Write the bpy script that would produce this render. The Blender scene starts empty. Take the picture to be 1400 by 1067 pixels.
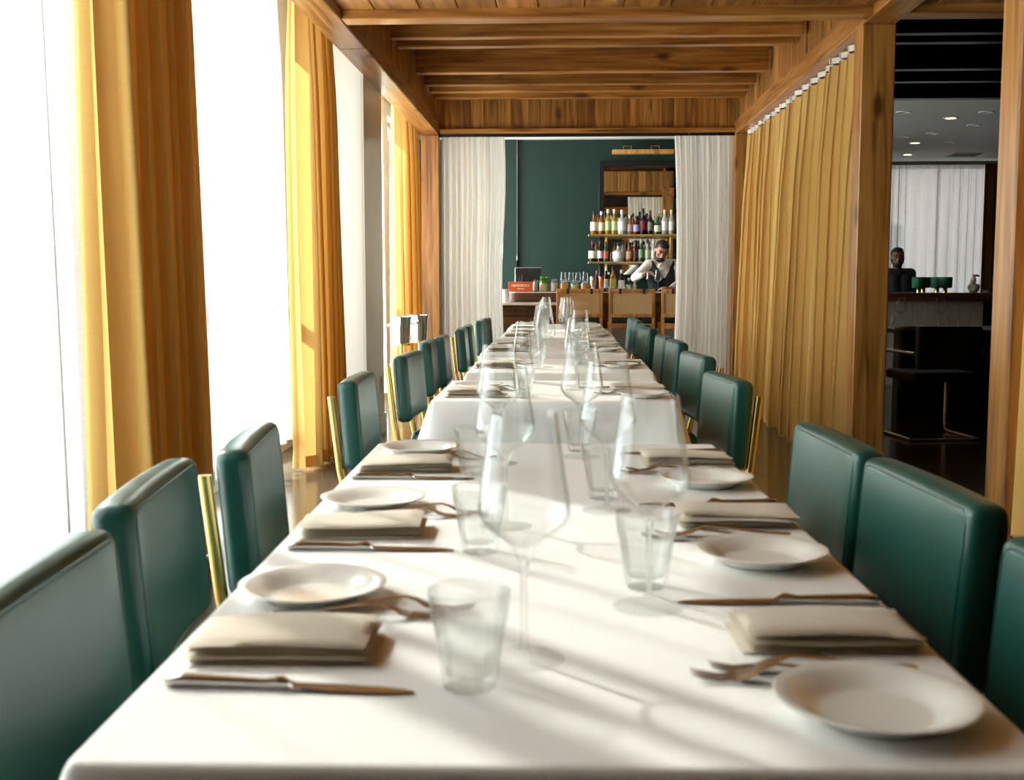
import bpy, bmesh, math, random
from mathutils import Vector, Matrix

random.seed(7)
SC = bpy.context.scene
COL = SC.collection
PI = math.pi

# ------------------------------------------------------------------ camera, world, sun, daylight, exposure
F_PX = 1560.0
CAM_H = 1.12
PITCH = math.atan(148 / F_PX)
YAW = math.atan(70 / F_PX * math.cos(PITCH))
cd = bpy.data.cameras.new('camera')
cam = bpy.data.objects.new('camera', cd)
COL.objects.link(cam)
cam.location = (0, 0, CAM_H)
cam.rotation_euler = (PI / 2 - PITCH, 0, YAW)
cd.sensor_width = 36.0
cd.lens = 36.0 * F_PX / 1400.0
cd.clip_start = 0.05
cd.clip_end = 200
cd.dof.use_dof = True
cd.dof.focus_distance = 9.0
cd.dof.aperture_fstop = 8.0
SC.camera = cam

world = bpy.data.worlds.new('world')
SC.world = world
world.use_nodes = True
wb = world.node_tree.nodes['Background']
wb.inputs[0].default_value = (0.82, 0.91, 1.0, 1)
wb.inputs[1].default_value = 2.6

SUN_DIR = Vector((0.70, -0.70, -0.66)).normalized()
sl = bpy.data.lights.new('sun', 'SUN')
sl.energy = 17.0
sl.angle = math.radians(0.7)
sl.color = (1.0, 0.97, 0.91)
sun = bpy.data.objects.new('sun', sl)
COL.objects.link(sun)
sun.rotation_euler = SUN_DIR.to_track_quat('-Z', 'Y').to_euler()
sun.location = (-6, 8, 8)

# daylight standing outside each window of the facade (y0, y1, strength)
WIN_Y = [(0.6, 3.95), (4.75, 7.35), (8.75, 11.7), (12.1, 14.4)]
DAY = 38.0


def area(name, loc, rot, sx, sy, power, color=(0.90, 0.96, 1.0)):
    l = bpy.data.lights.new(name, 'AREA')
    l.shape = 'RECTANGLE'
    l.size = sx
    l.size_y = sy
    l.energy = power
    l.color = color
    o = bpy.data.objects.new(name, l)
    COL.objects.link(o)
    o.location = loc
    o.rotation_euler = rot
    return o


for k, (a, b) in enumerate(WIN_Y):
    area('daylight', (-2.25, (a + b) / 2, 1.52), (0, -PI / 2, 0), 2.75, b - a, DAY * (b - a) * (1, 1, 1.3, 1.5)[k])

SC.view_settings.view_transform = 'Standard'
SC.view_settings.look = 'None'
SC.view_settings.gamma = 1.0
SC.view_settings.use_curve_mapping = False
SC.view_settings.exposure = 0.72
try:
    SC.cycles.max_bounces = 14
    SC.cycles.transparent_max_bounces = 40
    SC.cycles.transmission_bounces = 10
    SC.cycles.diffuse_bounces = 6
    SC.cycles.sample_clamp_indirect = 6.0
    SC.cycles.caustics_reflective = False
    SC.cycles.use_denoising = True
except Exception:
    pass


# ------------------------------------------------------------------ materials
def nt(name):
    m = bpy.data.materials.new(name)
    m.use_nodes = True
    t = m.node_tree
    return m, t, t.nodes, t.links, t.nodes['Principled BSDF'], t.nodes['Material Output']


def simple(name, col, rough=0.5, metal=0.0, noise=0.0, scale=20.0, bump=0.0, bscale=200.0, sheen=0.0, spec=0.5, coat=0.0):
    m, t, N, L, p, out = nt(name)
    p.inputs['Base Color'].default_value = (*col, 1)
    p.inputs['Roughness'].default_value = rough
    p.inputs['Metallic'].default_value = metal
    p.inputs['Specular IOR Level'].default_value = spec
    if coat:
        p.inputs['Coat Weight'].default_value = coat
        p.inputs['Coat Roughness'].default_value = 0.25
    if sheen:
        p.inputs['Sheen Weight'].default_value = sheen
    tc = N.new('ShaderNodeTexCoord')
    if noise:
        nz = N.new('ShaderNodeTexNoise')
        nz.inputs['Scale'].default_value = scale
        nz.inputs['Detail'].default_value = 4
        L.new(tc.outputs['Object'], nz.inputs['Vector'])
        mx = N.new('ShaderNodeMix')
        mx.data_type = 'RGBA'
        mx.inputs[6].default_value = (*[c * (1 - noise) for c in col], 1)
        mx.inputs[7].default_value = (*[min(1, c * (1 + noise)) for c in col], 1)
        L.new(nz.outputs['Fac'], mx.inputs[0])
        L.new(mx.outputs[2], p.inputs['Base Color'])
    if bump:
        nb = N.new('ShaderNodeTexNoise')
        nb.inputs['Scale'].default_value = bscale
        nb.inputs['Detail'].default_value = 3
        L.new(tc.outputs['Object'], nb.inputs['Vector'])
        bp = N.new('ShaderNodeBump')
        bp.inputs['Strength'].default_value = bump
        bp.inputs['Distance'].default_value = 0.002
        L.new(nb.outputs['Fac'], bp.inputs['Height'])
        L.new(bp.outputs[0], p.inputs['Normal'])
    return m


def wood(name, c_dark, c_mid, c_light, axis, rough=0.30, scale=1.0, tint=(0.72, 1.28)):
    """knotty timber with the grain along one axis and a tint that differs from piece to piece"""
    m, t, N, L, p, out = nt(name)
    tc = N.new('ShaderNodeTexCoord')
    oi = N.new('ShaderNodeObjectInfo')
    off = N.new('ShaderNodeVectorMath')
    off.operation = 'SCALE'
    comb = N.new('ShaderNodeCombineXYZ')
    for i in range(3):
        L.new(oi.outputs['Random'], comb.inputs[i])
    L.new(comb.outputs[0], off.inputs[0])
    off.inputs['Scale'].default_value = 17.3
    add = N.new('ShaderNodeVectorMath')
    L.new(tc.outputs['Object'], add.inputs[0])
    L.new(off.outputs[0], add.inputs[1])
    mp = N.new('ShaderNodeMapping')
    s = [14 * scale] * 3
    s[axis] = 0.9 * scale
    mp.inputs['Scale'].default_value = s
    L.new(add.outputs[0], mp.inputs[0])
    nz = N.new('ShaderNodeTexNoise')
    nz.inputs['Scale'].default_value = 1.6
    nz.inputs['Detail'].default_value = 7
    nz.inputs['Distortion'].default_value = 0.7
    L.new(mp.outputs[0], nz.inputs['Vector'])
    rp = N.new('ShaderNodeValToRGB')
    rp.color_ramp.elements[0].position = 0.28
    rp.color_ramp.elements[0].color = (*c_dark, 1)
    rp.color_ramp.elements[1].position = 0.74
    rp.color_ramp.elements[1].color = (*c_light, 1)
    e = rp.color_ramp.elements.new(0.5)
    e.color = (*c_mid, 1)
    L.new(nz.outputs['Fac'], rp.inputs[0])
    # knots
    mk = N.new('ShaderNodeMapping')
    s2 = [5.0] * 3
    s2[axis] = 2.4
    mk.inputs['Scale'].default_value = s2
    L.new(add.outputs[0], mk.inputs[0])
    vo = N.new('ShaderNodeTexVoronoi')
    vo.inputs['Scale'].default_value = 0.75
    L.new(mk.outputs[0], vo.inputs['Vector'])
    kr = N.new('ShaderNodeMapRange')
    kr.inputs['From Min'].default_value = 0.07
    kr.inputs['From Max'].default_value = 0.16
    kr.inputs['To Min'].default_value = 0.8
    kr.inputs['To Max'].default_value = 0.0
    L.new(vo.outputs['Distance'], kr.inputs['Value'])
    mx = N.new('ShaderNodeMix')
    mx.data_type = 'RGBA'
    mx.inputs[7].default_value = (c_dark[0] * .35, c_dark[1] * .3, c_dark[2] * .3, 1)
    L.new(kr.outputs[0], mx.inputs[0])
    L.new(rp.outputs[0], mx.inputs[6])
    # piece to piece tint
    hv = N.new('ShaderNodeHueSaturation')
    mr = N.new('ShaderNodeMapRange')
    mr.inputs['To Min'].default_value = tint[0]
    mr.inputs['To Max'].default_value = tint[1]
    L.new(oi.outputs['Random'], mr.inputs['Value'])
    L.new(mr.outputs[0], hv.inputs['Value'])
    L.new(mx.outputs[2], hv.inputs['Color'])
    L.new(hv.outputs[0], p.inputs['Base Color'])
    p.inputs['Roughness'].default_value = rough
    bp = N.new('ShaderNodeBump')
    bp.inputs['Strength'].default_value = 0.25
    bp.inputs['Distance'].default_value = 0.003
    L.new(nz.outputs['Fac'], bp.inputs['Height'])
    L.new(bp.outputs[0], p.inputs['Normal'])
    return m


def cloth_thin(name, col, transp, transl, rough=0.9, weave=0.0):
    """thin woven cloth: part of the light passes the holes, part glows through the threads"""
    m, t, N, L, p, out = nt(name)
    p.inputs['Base Color'].default_value = (*col, 1)
    p.inputs['Roughness'].default_value = rough
    p.inputs['Specular IOR Level'].default_value = 0.15
    tl = N.new('ShaderNodeBsdfTranslucent')
    tl.inputs[0].default_value = (*col, 1)
    m1 = N.new('ShaderNodeMixShader')
    m1.inputs[0].default_value = transl
    L.new(p.outputs[0], m1.inputs[1])
    L.new(tl.outputs[0], m1.inputs[2])
    last = m1
    if weave:
        tc = N.new('ShaderNodeTexCoord')
        mp = N.new('ShaderNodeMapping')
        mp.inputs['Scale'].default_value = (6, 6, 240)
        nz = N.new('ShaderNodeTexNoise')
        nz.inputs['Scale'].default_value = 1.0
        nz.inputs['Detail'].default_value = 2
        L.new(tc.outputs['Object'], mp.inputs[0])
        L.new(mp.outputs[0], nz.inputs['Vector'])
        mxc = N.new('ShaderNodeMix')
        mxc.data_type = 'RGBA'
        mxc.inputs[6].default_value = (*[c * (1 - weave) for c in col], 1)
        mxc.inputs[7].default_value = (*col, 1)
        L.new(nz.outputs['Fac'], mxc.inputs[0])
        L.new(mxc.outputs[2], p.inputs['Base Color'])
        L.new(mxc.outputs[2], tl.inputs[0])
    if transp:
        tr = N.new('ShaderNodeBsdfTransparent')
        m2 = N.new('ShaderNodeMixShader')
        m2.inputs[0].default_value = transp
        L.new(m1.outputs[0], m2.inputs[1])
        L.new(tr.outputs[0], m2.inputs[2])
        last = m2
    L.new(last.outputs[0], out.inputs['Surface'])
    return m


def thin_glass(name, tint=(0.985, 0.99, 0.988), boost=1.0, rough=0.02, edge=0.0, refr=0.0, absorb=0.62):
    """blown glass: clear face on, reflecting towards its edges"""
    m, t, N, L, p, out = nt(name)
    N.remove(p)
    tr = N.new('ShaderNodeBsdfTransparent')
    lw0 = N.new('ShaderNodeLayerWeight')
    lw0.inputs['Blend'].default_value = 0.5
    pw0 = N.new('ShaderNodeMath')
    pw0.operation = 'POWER'
    pw0.inputs[1].default_value = 3.5
    L.new(lw0.outputs['Facing'], pw0.inputs[0])
    tm = N.new('ShaderNodeMix')
    tm.data_type = 'RGBA'
    tm.inputs[6].default_value = (*tint, 1)
    tm.inputs[7].default_value = (tint[0] * absorb, tint[1] * (absorb + .02), tint[2] * absorb, 1)
    L.new(pw0.outputs[0], tm.inputs[0])
    L.new(tm.outputs[2], tr.inputs[0])
    base = tr
    if refr:
        rf = N.new('ShaderNodeBsdfRefraction')
        rf.inputs['Color'].default_value = (*tint, 1)
        rf.inputs['IOR'].default_value = 1.3
        rf.inputs['Roughness'].default_value = 0.03
        mr = N.new('ShaderNodeMixShader')
        mr.inputs[0].default_value = refr
        L.new(tr.outputs[0], mr.inputs[1])
        L.new(rf.outputs[0], mr.inputs[2])
        base = mr
    gl = N.new('ShaderNodeBsdfGlossy')
    gl.inputs['Color'].default_value = (1, 1, 1, 1)
    gl.inputs['Roughness'].default_value = rough
    fr = N.new('ShaderNodeLayerWeight')
    fr.inputs['Blend'].default_value = 0.5
    pw = N.new('ShaderNodeMath')
    pw.operation = 'POWER'
    pw.inputs[1].default_value = 3.0
    L.new(fr.outputs['Facing'], pw.inputs[0])
    ml = N.new('ShaderNodeMath')
    ml.operation = 'MULTIPLY_ADD'
    ml.inputs[1].default_value = 0.55 * boost
    ml.inputs[2].default_value = 0.03 + edge
    ml.use_clamp = True
    L.new(pw.outputs[0], ml.inputs[0])
    mx = N.new('ShaderNodeMixShader')
    L.new(ml.outputs[0], mx.inputs[0])
    L.new(base.outputs[0], mx.inputs[1])
    L.new(gl.outputs[0], mx.inputs[2])
    L.new(mx.outputs[0], out.inputs['Surface'])
    return m


def emit(name, col, strength):
    m, t, N, L, p, out = nt(name)
    N.remove(p)
    e = N.new('ShaderNodeEmission')
    e.inputs[0].default_value = (*col, 1)
    e.inputs[1].default_value = strength
    L.new(e.outputs[0], out.inputs['Surface'])
    return m


WD, WM, WL_ = (0.13, 0.046, 0.010), (0.36, 0.148, 0.032), (0.55, 0.28, 0.080)
M = {}
for ax, nm in enumerate('xyz'):
    M['wood_' + nm] = wood('knotty_timber_' + nm, WD, WM, WL_, ax)
    M['dark_wood_' + nm] = wood('dark_walnut_' + nm, (0.035, 0.012, 0.005), (0.10, 0.038, 0.014), (0.17, 0.07, 0.028), ax, rough=0.45)
M['post_wood'] = wood('knotty_post_timber', (0.16, 0.058, 0.012), (0.44, 0.195, 0.043), (0.62, 0.32, 0.09), 2, tint=(0.92, 1.08))
M['oak'] = wood('golden_oak', (0.26, 0.10, 0.022), (0.50, 0.23, 0.058), (0.62, 0.32, 0.10), 2, rough=0.4)
M['black_paint'] = simple('black_paint', (0.006, 0.006, 0.007), 0.35)
M['plaster'] = simple('plaster', (0.80, 0.77, 0.70), 0.7, noise=0.05, scale=3)
M['pier_stone'] = simple('pale_polished_plaster', (0.76, 0.74, 0.67), 0.3, noise=0.10, scale=4)
M['ceiling'] = simple('ceiling_plaster', (0.74, 0.72, 0.68), 0.8, noise=0.04, scale=2)
M['green_wall'] = simple('green_wall_paint', (0.0042, 0.027, 0.0175), 0.5, noise=0.10, scale=1.5)
M['brown_wall'] = simple('brown_wall_paint', (0.10, 0.075, 0.055), 0.7)
M['leather'] = simple('green_leather', (0.008, 0.078, 0.064), 0.34, noise=0.12, scale=6, bump=0.12, bscale=260, spec=0.6)
M['brass'] = simple('polished_brass', (0.90, 0.66, 0.24), 0.27, metal=1.0)
M['chrome'] = simple('chrome', (0.82, 0.82, 0.80), 0.08, metal=1.0)
M['steel'] = simple('cutlery_steel', (0.62, 0.59, 0.55), 0.17, metal=1.0)
M['copper'] = simple('copper', (0.72, 0.34, 0.17), 0.25, metal=1.0)
M['linen'] = simple('white_table_linen', (0.84, 0.83, 0.80), 0.85, noise=0.02, scale=30, bump=0.08, bscale=700, spec=0.2, sheen=0.1)
M['napkin'] = simple('oatmeal_napkin_linen', (0.66, 0.58, 0.46), 0.9, noise=0.06, scale=60, bump=0.25, bscale=600, spec=0.15, sheen=0.2)
M['porcelain'] = simple('white_porcelain', (0.86, 0.85, 0.80), 0.12, spec=0.5)
M['gold'] = cloth_thin('gold_velvet', (0.82, 0.52, 0.165), 0.0, 0.17, 0.8, weave=0.12)
M['gold_dark'] = cloth_thin('brown_drape_cloth', (0.12, 0.06, 0.018), 0.0, 0.10, 0.85)
M['sheer'] = cloth_thin('white_sheer', (0.92, 0.925, 0.92), 0.14, 0.60, weave=0.25)
M['voile'] = cloth_thin('ivory_voile', (0.93, 0.915, 0.87), 0.06, 0.5)
M['tape'] = simple('white_heading_tape', (0.85, 0.84, 0.80), 0.8)
M['glass'] = thin_glass('clear_glass', boost=0.85, edge=-0.005)
M['glass_solid'] = thin_glass('stem_glass', boost=1.2, edge=0.03, refr=0.6)
M['glass_foot'] = thin_glass('foot_glass', boost=0.35, edge=-0.01, absorb=0.92)
M['glass_thick'] = thin_glass('pressed_glass', tint=(0.975, 0.985, 0.98), boost=1.0, edge=0.01, refr=0.10)
M['pane'] = thin_glass('window_glass', tint=(0.96, 0.98, 0.97), boost=0.6)
M['mirror'] = simple('mirror_silver', (0.80, 0.78, 0.70), 0.015, metal=1.0)
M['black'] = simple('black_plastic', (0.012, 0.012, 0.013), 0.4)
M['black_cushion'] = simple('black_leather', (0.010, 0.010, 0.012), 0.45)
M['white_paint'] = simple('white_paint', (0.78, 0.77, 0.73), 0.5)
M['grey_panel'] = simple('pale_grey_panel', (0.52, 0.50, 0.45), 0.6)
M['marble'] = simple('white_worktop', (0.82, 0.79, 0.74), 0.25, noise=0.08, scale=8)
M['orange'] = simple('orange_lacquer', (0.62, 0.10, 0.012), 0.4)
M['cream'] = simple('cream_print', (0.88, 0.82, 0.68), 0.6)
M['cane'] = simple('woven_cane', (0.78, 0.54, 0.26), 0.5)
M['leaf'] = simple('fresh_leaf', (0.16, 0.42, 0.05), 0.5, noise=0.3, scale=40)
M['skin'] = simple('skin', (0.50, 0.24, 0.14), 0.5)
M['skin_shaded'] = simple('shaded_skin', (0.22, 0.11, 0.07), 0.5)  # skin darkened to paint in the shade on the seated man's silhouette
M['hair'] = simple('dark_hair', (0.012, 0.008, 0.006), 0.6, bump=0.5, bscale=180)
M['shirt'] = simple('white_shirt', (0.82, 0.76, 0.68), 0.85)
M['vest'] = simple('black_waistcoat', (0.012, 0.014, 0.018), 0.8)
M['trouser'] = simple('dark_trouser', (0.015, 0.015, 0.018), 0.85)
M['apron'] = simple('deep_green_apron', (0.008, 0.05, 0.035), 0.8)
M['shade_green'] = simple('green_pleated_shade', (0.010, 0.13, 0.06), 0.7)
M['red'] = simple('red_petal', (0.55, 0.02, 0.03), 0.6)
M['blue'] = simple('blue_bin', (0.02, 0.05, 0.16), 0.5)
M['amber_fill'] = simple('preserved_fruit', (0.75, 0.30, 0.06), 0.5, noise=0.4, scale=60)
M['lime_fill'] = simple('lime_wedges', (0.62, 0.60, 0.22), 0.5, noise=0.4, scale=60)
M['pale_fill'] = simple('pale_garnish', (0.72, 0.62, 0.45), 0.6, noise=0.3, scale=60)
M['lamp_on'] = emit('warm_downlight', (1.0, 0.72, 0.42), 9.0)
M['lamp_off'] = simple('frosted_lens', (0.75, 0.74, 0.70), 0.4)


def concrete():
    m, t, N, L, p, out = nt('polished_concrete')
    tc = N.new('ShaderNodeTexCoord')
    n1 = N.new('ShaderNodeTexNoise')
    n1.inputs['Scale'].default_value = 1.3
    n1.inputs['Detail'].default_value = 9
    L.new(tc.outputs['Object'], n1.inputs['Vector'])
    rp = N.new('ShaderNodeValToRGB')
    rp.color_ramp.elements[0].position = 0.3
    rp.color_ramp.elements[0].color = (0.060, 0.050, 0.038, 1)
    rp.color_ramp.elements[1].position = 0.72
    rp.color_ramp.elements[1].color = (0.125, 0.105, 0.080, 1)
    L.new(n1.outputs['Fac'], rp.inputs[0])
    L.new(rp.outputs[0], p.inputs['Base Color'])
    mr = N.new('ShaderNodeMapRange')
    mr.inputs['To Min'].default_value = 0.10
    mr.inputs['To Max'].default_value = 0.24
    L.new(n1.outputs['Fac'], mr.inputs['Value'])
    L.new(mr.outputs[0], p.inputs['Roughness'])
    return m


M['concrete'] = concrete()
_glass_tints = {}


def bottle_glass(col):
    key = tuple(col)
    if key not in _glass_tints:
        m, t, N, L, p, out = nt('bottle_glass')
        p.inputs['Base Color'].default_value = (*col, 1)
        p.inputs['Roughness'].default_value = 0.06
        p.inputs['Coat Weight'].default_value = 0.4
        tr = N.new('ShaderNodeBsdfTransparent')
        tr.inputs[0].default_value = (*[min(1, c * 1.6 + 0.1) for c in col], 1)
        mx = N.new('ShaderNodeMixShader')
        mx.inputs[0].default_value = 0.45
        L.new(p.outputs[0], mx.inputs[1])
        L.new(tr.outputs[0], mx.inputs[2])
        L.new(mx.outputs[0], out.inputs['Surface'])
        _glass_tints[key] = m
    return _glass_tints[key]


_paper = {}


def paper(col):
    key = tuple(col)
    if key not in _paper:
        _paper[key] = simple('printed_paper', col, 0.6)
    return _paper[key]


# ------------------------------------------------------------------ mesh helpers
class MB:
    def __init__(self):
        self.v = []
        self.f = []

    def add(self, vs, fs):
        o = len(self.v)
        self.v.extend([tuple(x) for x in vs])
        self.f.extend([tuple(i + o for i in q) for q in fs])
        return self

    def box(self, x0, x1, y0, y1, z0, z1, bev=0.0, seg=1):
        if bev <= 0:
            vs = [(x0, y0, z0), (x1, y0, z0), (x1, y1, z0), (x0, y1, z0), (x0, y0, z1), (x1, y0, z1), (x1, y1, z1), (x0, y1, z1)]
            fs = [(0, 3, 2, 1), (4, 5, 6, 7), (0, 1, 5, 4), (1, 2, 6, 5), (2, 3, 7, 6), (3, 0, 4, 7)]
            return self.add(vs, fs)
        bm = bmesh.new()
        bmesh.ops.create_cube(bm, size=1)
        for v in bm.verts:
            v.co = Vector(((x0 + x1) / 2 + v.co.x * (x1 - x0), (y0 + y1) / 2 + v.co.y * (y1 - y0), (z0 + z1) / 2 + v.co.z * (z1 - z0)))
        bmesh.ops.bevel(bm, geom=bm.edges[:], offset=bev, segments=seg, profile=0.5, affect='EDGES')
        bm.verts.ensure_lookup_table()
        self.add([v.co[:] for v in bm.verts], [[v.index for v in f.verts] for f in bm.faces])
        bm.free()
        return self

    def lathe(self, prof, n=24, c=(0, 0, 0), cap=True, facet=None):
        """profile of (r, z); facet(angle, index) scales the radius"""
        vs, fs = [], []
        for i, (r, z) in enumerate(prof):
            for k in range(n):
                a = 2 * PI * k / n
                rr = r * (facet(a, i) if facet else 1)
                vs.append((c[0] + rr * math.cos(a), c[1] + rr * math.sin(a), c[2] + z))
        for i in range(len(prof) - 1):
            for k in range(n):
                k2 = (k + 1) % n
                fs.append((i * n + k, i * n + k2, (i + 1) * n + k2, (i + 1) * n + k))
        if cap:
            if prof[0][0] > 1e-5:
                fs.append(tuple(range(n - 1, -1, -1)))
            if prof[-1][0] > 1e-5:
                b = (len(prof) - 1) * n
                fs.append(tuple(b + k for k in range(n)))
        return self.add(vs, fs)

    def tube(self, pts, r, n=8, closed=False):
        pts = [Vector(p) for p in pts]
        m = len(pts)
        vs, fs = [], []
        up = None
        for i, p in enumerate(pts):
            if closed:
                d = pts[(i + 1) % m] - pts[i - 1]
            else:
                d = pts[min(i + 1, m - 1)] - pts[max(i - 1, 0)]
            d = d.normalized()
            if up is None:
                up = Vector((0, 0, 1)) if abs(d.z) < 0.9 else Vector((1, 0, 0))
            a = up - d * up.dot(d)
            if a.length < 1e-4:
                a = d.orthogonal()
            a.normalize()
            up = a
            b = d.cross(a)
            rr = r[i] if isinstance(r, (list, tuple)) else r
            for k in range(n):
                t = 2 * PI * k / n
                vs.append(p + a * rr * math.cos(t) + b * rr * math.sin(t))
        for i in range(m if closed else m - 1):
            j = (i + 1) % m
            for k in range(n):
                k2 = (k + 1) % n
                fs.append((i * n + k, i * n + k2, j * n + k2, j * n + k))
        if not closed:
            fs.append(tuple(range(n - 1, -1, -1)))
            fs.append(tuple((m - 1) * n + k for k in range(n)))
        return self.add(vs, fs)

    def capsule(self, p0, p1, r0, r1, n=12, h=4):
        p0, p1 = Vector(p0), Vector(p1)
        d = (p1 - p0)
        ln = d.length
        d = d.normalized() if ln > 1e-6 else Vector((0, 0, 1))
        pts, rs = [], []
        for i in range(h):
            t = PI / 2 * i / h
            pts.append(p0 - d * r0 * math.cos(t))
            rs.append(max(r0 * math.sin(t), 1e-4))
        pts.append(p0); rs.append(r0)
        pts.append(p1 + d * 1e-5); rs.append(r1)
        for i in range(h - 1, -1, -1):
            t = PI / 2 * i / h
            pts.append(p1 + d * (r1 * math.cos(t) + 1e-5))
            rs.append(max(r1 * math.sin(t), 1e-4))
        return self.tube(pts, rs, n)

    def ellipsoid(self, c, r, n=16, m=10, rot=None):
        vs, fs = [], []
        R = rot or Matrix.Identity(3)
        for i in range(m + 1):
            ph = PI * i / m
            for k in range(n):
                a = 2 * PI * k / n
                q = R @ Vector((r[0] * math.sin(ph) * math.cos(a), r[1] * math.sin(ph) * math.sin(a), r[2] * math.cos(ph)))
                vs.append(Vector(c) + q)
        for i in range(m):
            for k in range(n):
                k2 = (k + 1) % n
                fs.append((i * n + k, (i + 1) * n + k, (i + 1) * n + k2, i * n + k2))
        return self.add(vs, fs)

    def prism(self, poly, z0, z1):
        n = len(poly)
        vs = [(p[0], p[1], z0) for p in poly] + [(p[0], p[1], z1) for p in poly]
        fs = [tuple(range(n - 1, -1, -1)), tuple(range(n, 2 * n))]
        for k in range(n):
            k2 = (k + 1) % n
            fs.append((k, k2, n + k2, n + k))
        return self.add(vs, fs)

    def move(self, mat):
        self.v = [tuple(mat @ Vector(p)) for p in self.v]
        return self

    def mesh(self, name, mat, smooth=None):
        me = bpy.data.meshes.new(name)
        me.from_pydata(self.v, [], self.f)
        me.validate()
        bm = bmesh.new()
        bm.from_mesh(me)
        bmesh.ops.recalc_face_normals(bm, faces=bm.faces[:])
        bm.to_mesh(me)
        bm.free()
        if mat is not None:
            me.materials.append(mat)
        if smooth is not None:
            me.polygons.foreach_set('use_smooth', [True] * len(me.polygons))
            if smooth < 179:
                me.set_sharp_from_angle(angle=math.radians(smooth))
        me.update()
        return me

    def build(self, name, mat, parent=None, smooth=None, loc=None):
        return link(name, self.mesh(name, mat, smooth), parent, loc)


def link(name, me, parent=None, loc=None, rot=None):
    o = bpy.data.objects.new(name, me)
    COL.objects.link(o)
    if parent is not None:
        o.parent = parent
    if loc is not None:
        o.location = loc
    if rot is not None:
        o.rotation_euler = rot
    return o


def tag(o, label=None, cat=None, group=None, kind=None):
    if label:
        o['label'] = label
    if cat:
        o['category'] = cat
    if group:
        o['group'] = group
    if kind:
        o['kind'] = kind
    return o


def empty(name, loc=(0, 0, 0), rz=0.0, label=None, cat=None, group=None):
    o = bpy.data.objects.new(name, None)
    COL.objects.link(o)
    o.location = loc
    o.rotation_euler = (0, 0, rz)
    o.empty_display_size = 0.05
    return tag(o, label, cat, group)


def kids(o):
    return [c for c in bpy.data.objects if c.parent == o]


def copy_tree(o, parent=None):
    c = o.copy()
    COL.objects.link(c)
    c.parent = parent
    for ch in o.children:
        copy_tree(ch, c)
    return c


def struct(o):
    o['kind'] = 'structure'
    return o


def remeshed(mb, name, mat, voxel, parent=None, smooth_it=4):
    """join overlapping volumes into one continuous surface"""
    me = mb.mesh(name + '_src', mat)
    tmp = bpy.data.objects.new('tmp_' + name, me)
    COL.objects.link(tmp)
    r = tmp.modifiers.new('r', 'REMESH')
    r.mode = 'VOXEL'
    r.voxel_size = voxel
    s = tmp.modifiers.new('s', 'SMOOTH')
    s.iterations = smooth_it
    s.factor = 0.5
    dg = bpy.context.evaluated_depsgraph_get()
    out = bpy.data.meshes.new_from_object(tmp.evaluated_get(dg))
    out.name = name
    bpy.data.objects.remove(tmp)
    bpy.data.meshes.remove(me)
    out.materials.clear()
    out.materials.append(mat)
    out.polygons.foreach_set('use_smooth', [True] * len(out.polygons))
    return link(name, out, parent)


ORD = ['first', 'second', 'third', 'fourth', 'fifth', 'sixth', 'seventh', 'eighth', 'ninth', 'tenth', 'eleventh', 'twelfth', 'thirteenth', 'fourteenth', 'fifteenth', 'sixteenth']

CEIL = 3.0
WALL_X = -1.85      # room face of the window wall
BACK_Y = 14.9       # green wall behind the bar

# ------------------------------------------------------------------ room shell
struct(MB().box(-2.1, 9.0, -3.2, 18.6, -0.12, 0).build('floor', M['concrete']))
struct(MB().box(-2.1, 9.0, -3.2, 18.6, CEIL, CEIL + 0.12).build('ceiling', M['ceiling']))
Z0, Z1 = 0.13, 2.86
w = MB()
edges = [-3.2]
for a, b in WIN_Y:
    edges += [a, b]
edges.append(18.6)
for i in range(0, len(edges), 2):
    w.box(WALL_X - 0.2, WALL_X, edges[i], edges[i + 1], 0, CEIL)
for a, b in WIN_Y:
    w.box(WALL_X - 0.2, WALL_X, a, b, 0, Z0)
    w.box(WALL_X - 0.2, WALL_X, a, b, Z1, CEIL)
struct(w.build('wall_left', M['plaster']))
struct(MB().box(-2.1, 2.6, BACK_Y, BACK_Y + 0.15, 0, CEIL).build('wall_back', M['green_wall']))
struct(MB().box(-2.1, -0.60, BACK_Y - 0.07, BACK_Y, 0, CEIL).build('wall_back_bay', M['green_wall']))
struct(MB().box(-2.05, 2.6, BACK_Y - .10, BACK_Y, 2.935, CEIL).build('trim_1', M['white_paint']))
struct(MB().box(2.6, 2.75, BACK_Y, 18.6, 0, CEIL).build('wall_return', M['brown_wall']))
struct(MB().box(9.0, 9.15, -3.2, 18.6, 0, CEIL).build('wall_right', M['brown_wall']))
struct(MB().box(-2.1, 9.15, -3.35, -3.2, 0, CEIL).build('wall_front', M['brown_wall']))
w = MB()
w.box(2.75, 3.3, 18.4, 18.6, 0, CEIL)
w.box(7.1, 9.0, 18.4, 18.6, 0, CEIL)
w.box(3.3, 7.1, 18.4, 18.6, 0, 0.3)
w.box(3.3, 7.1, 18.4, 18.6, 2.95, CEIL)
struct(w.build('wall_far', M['brown_wall']))

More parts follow.
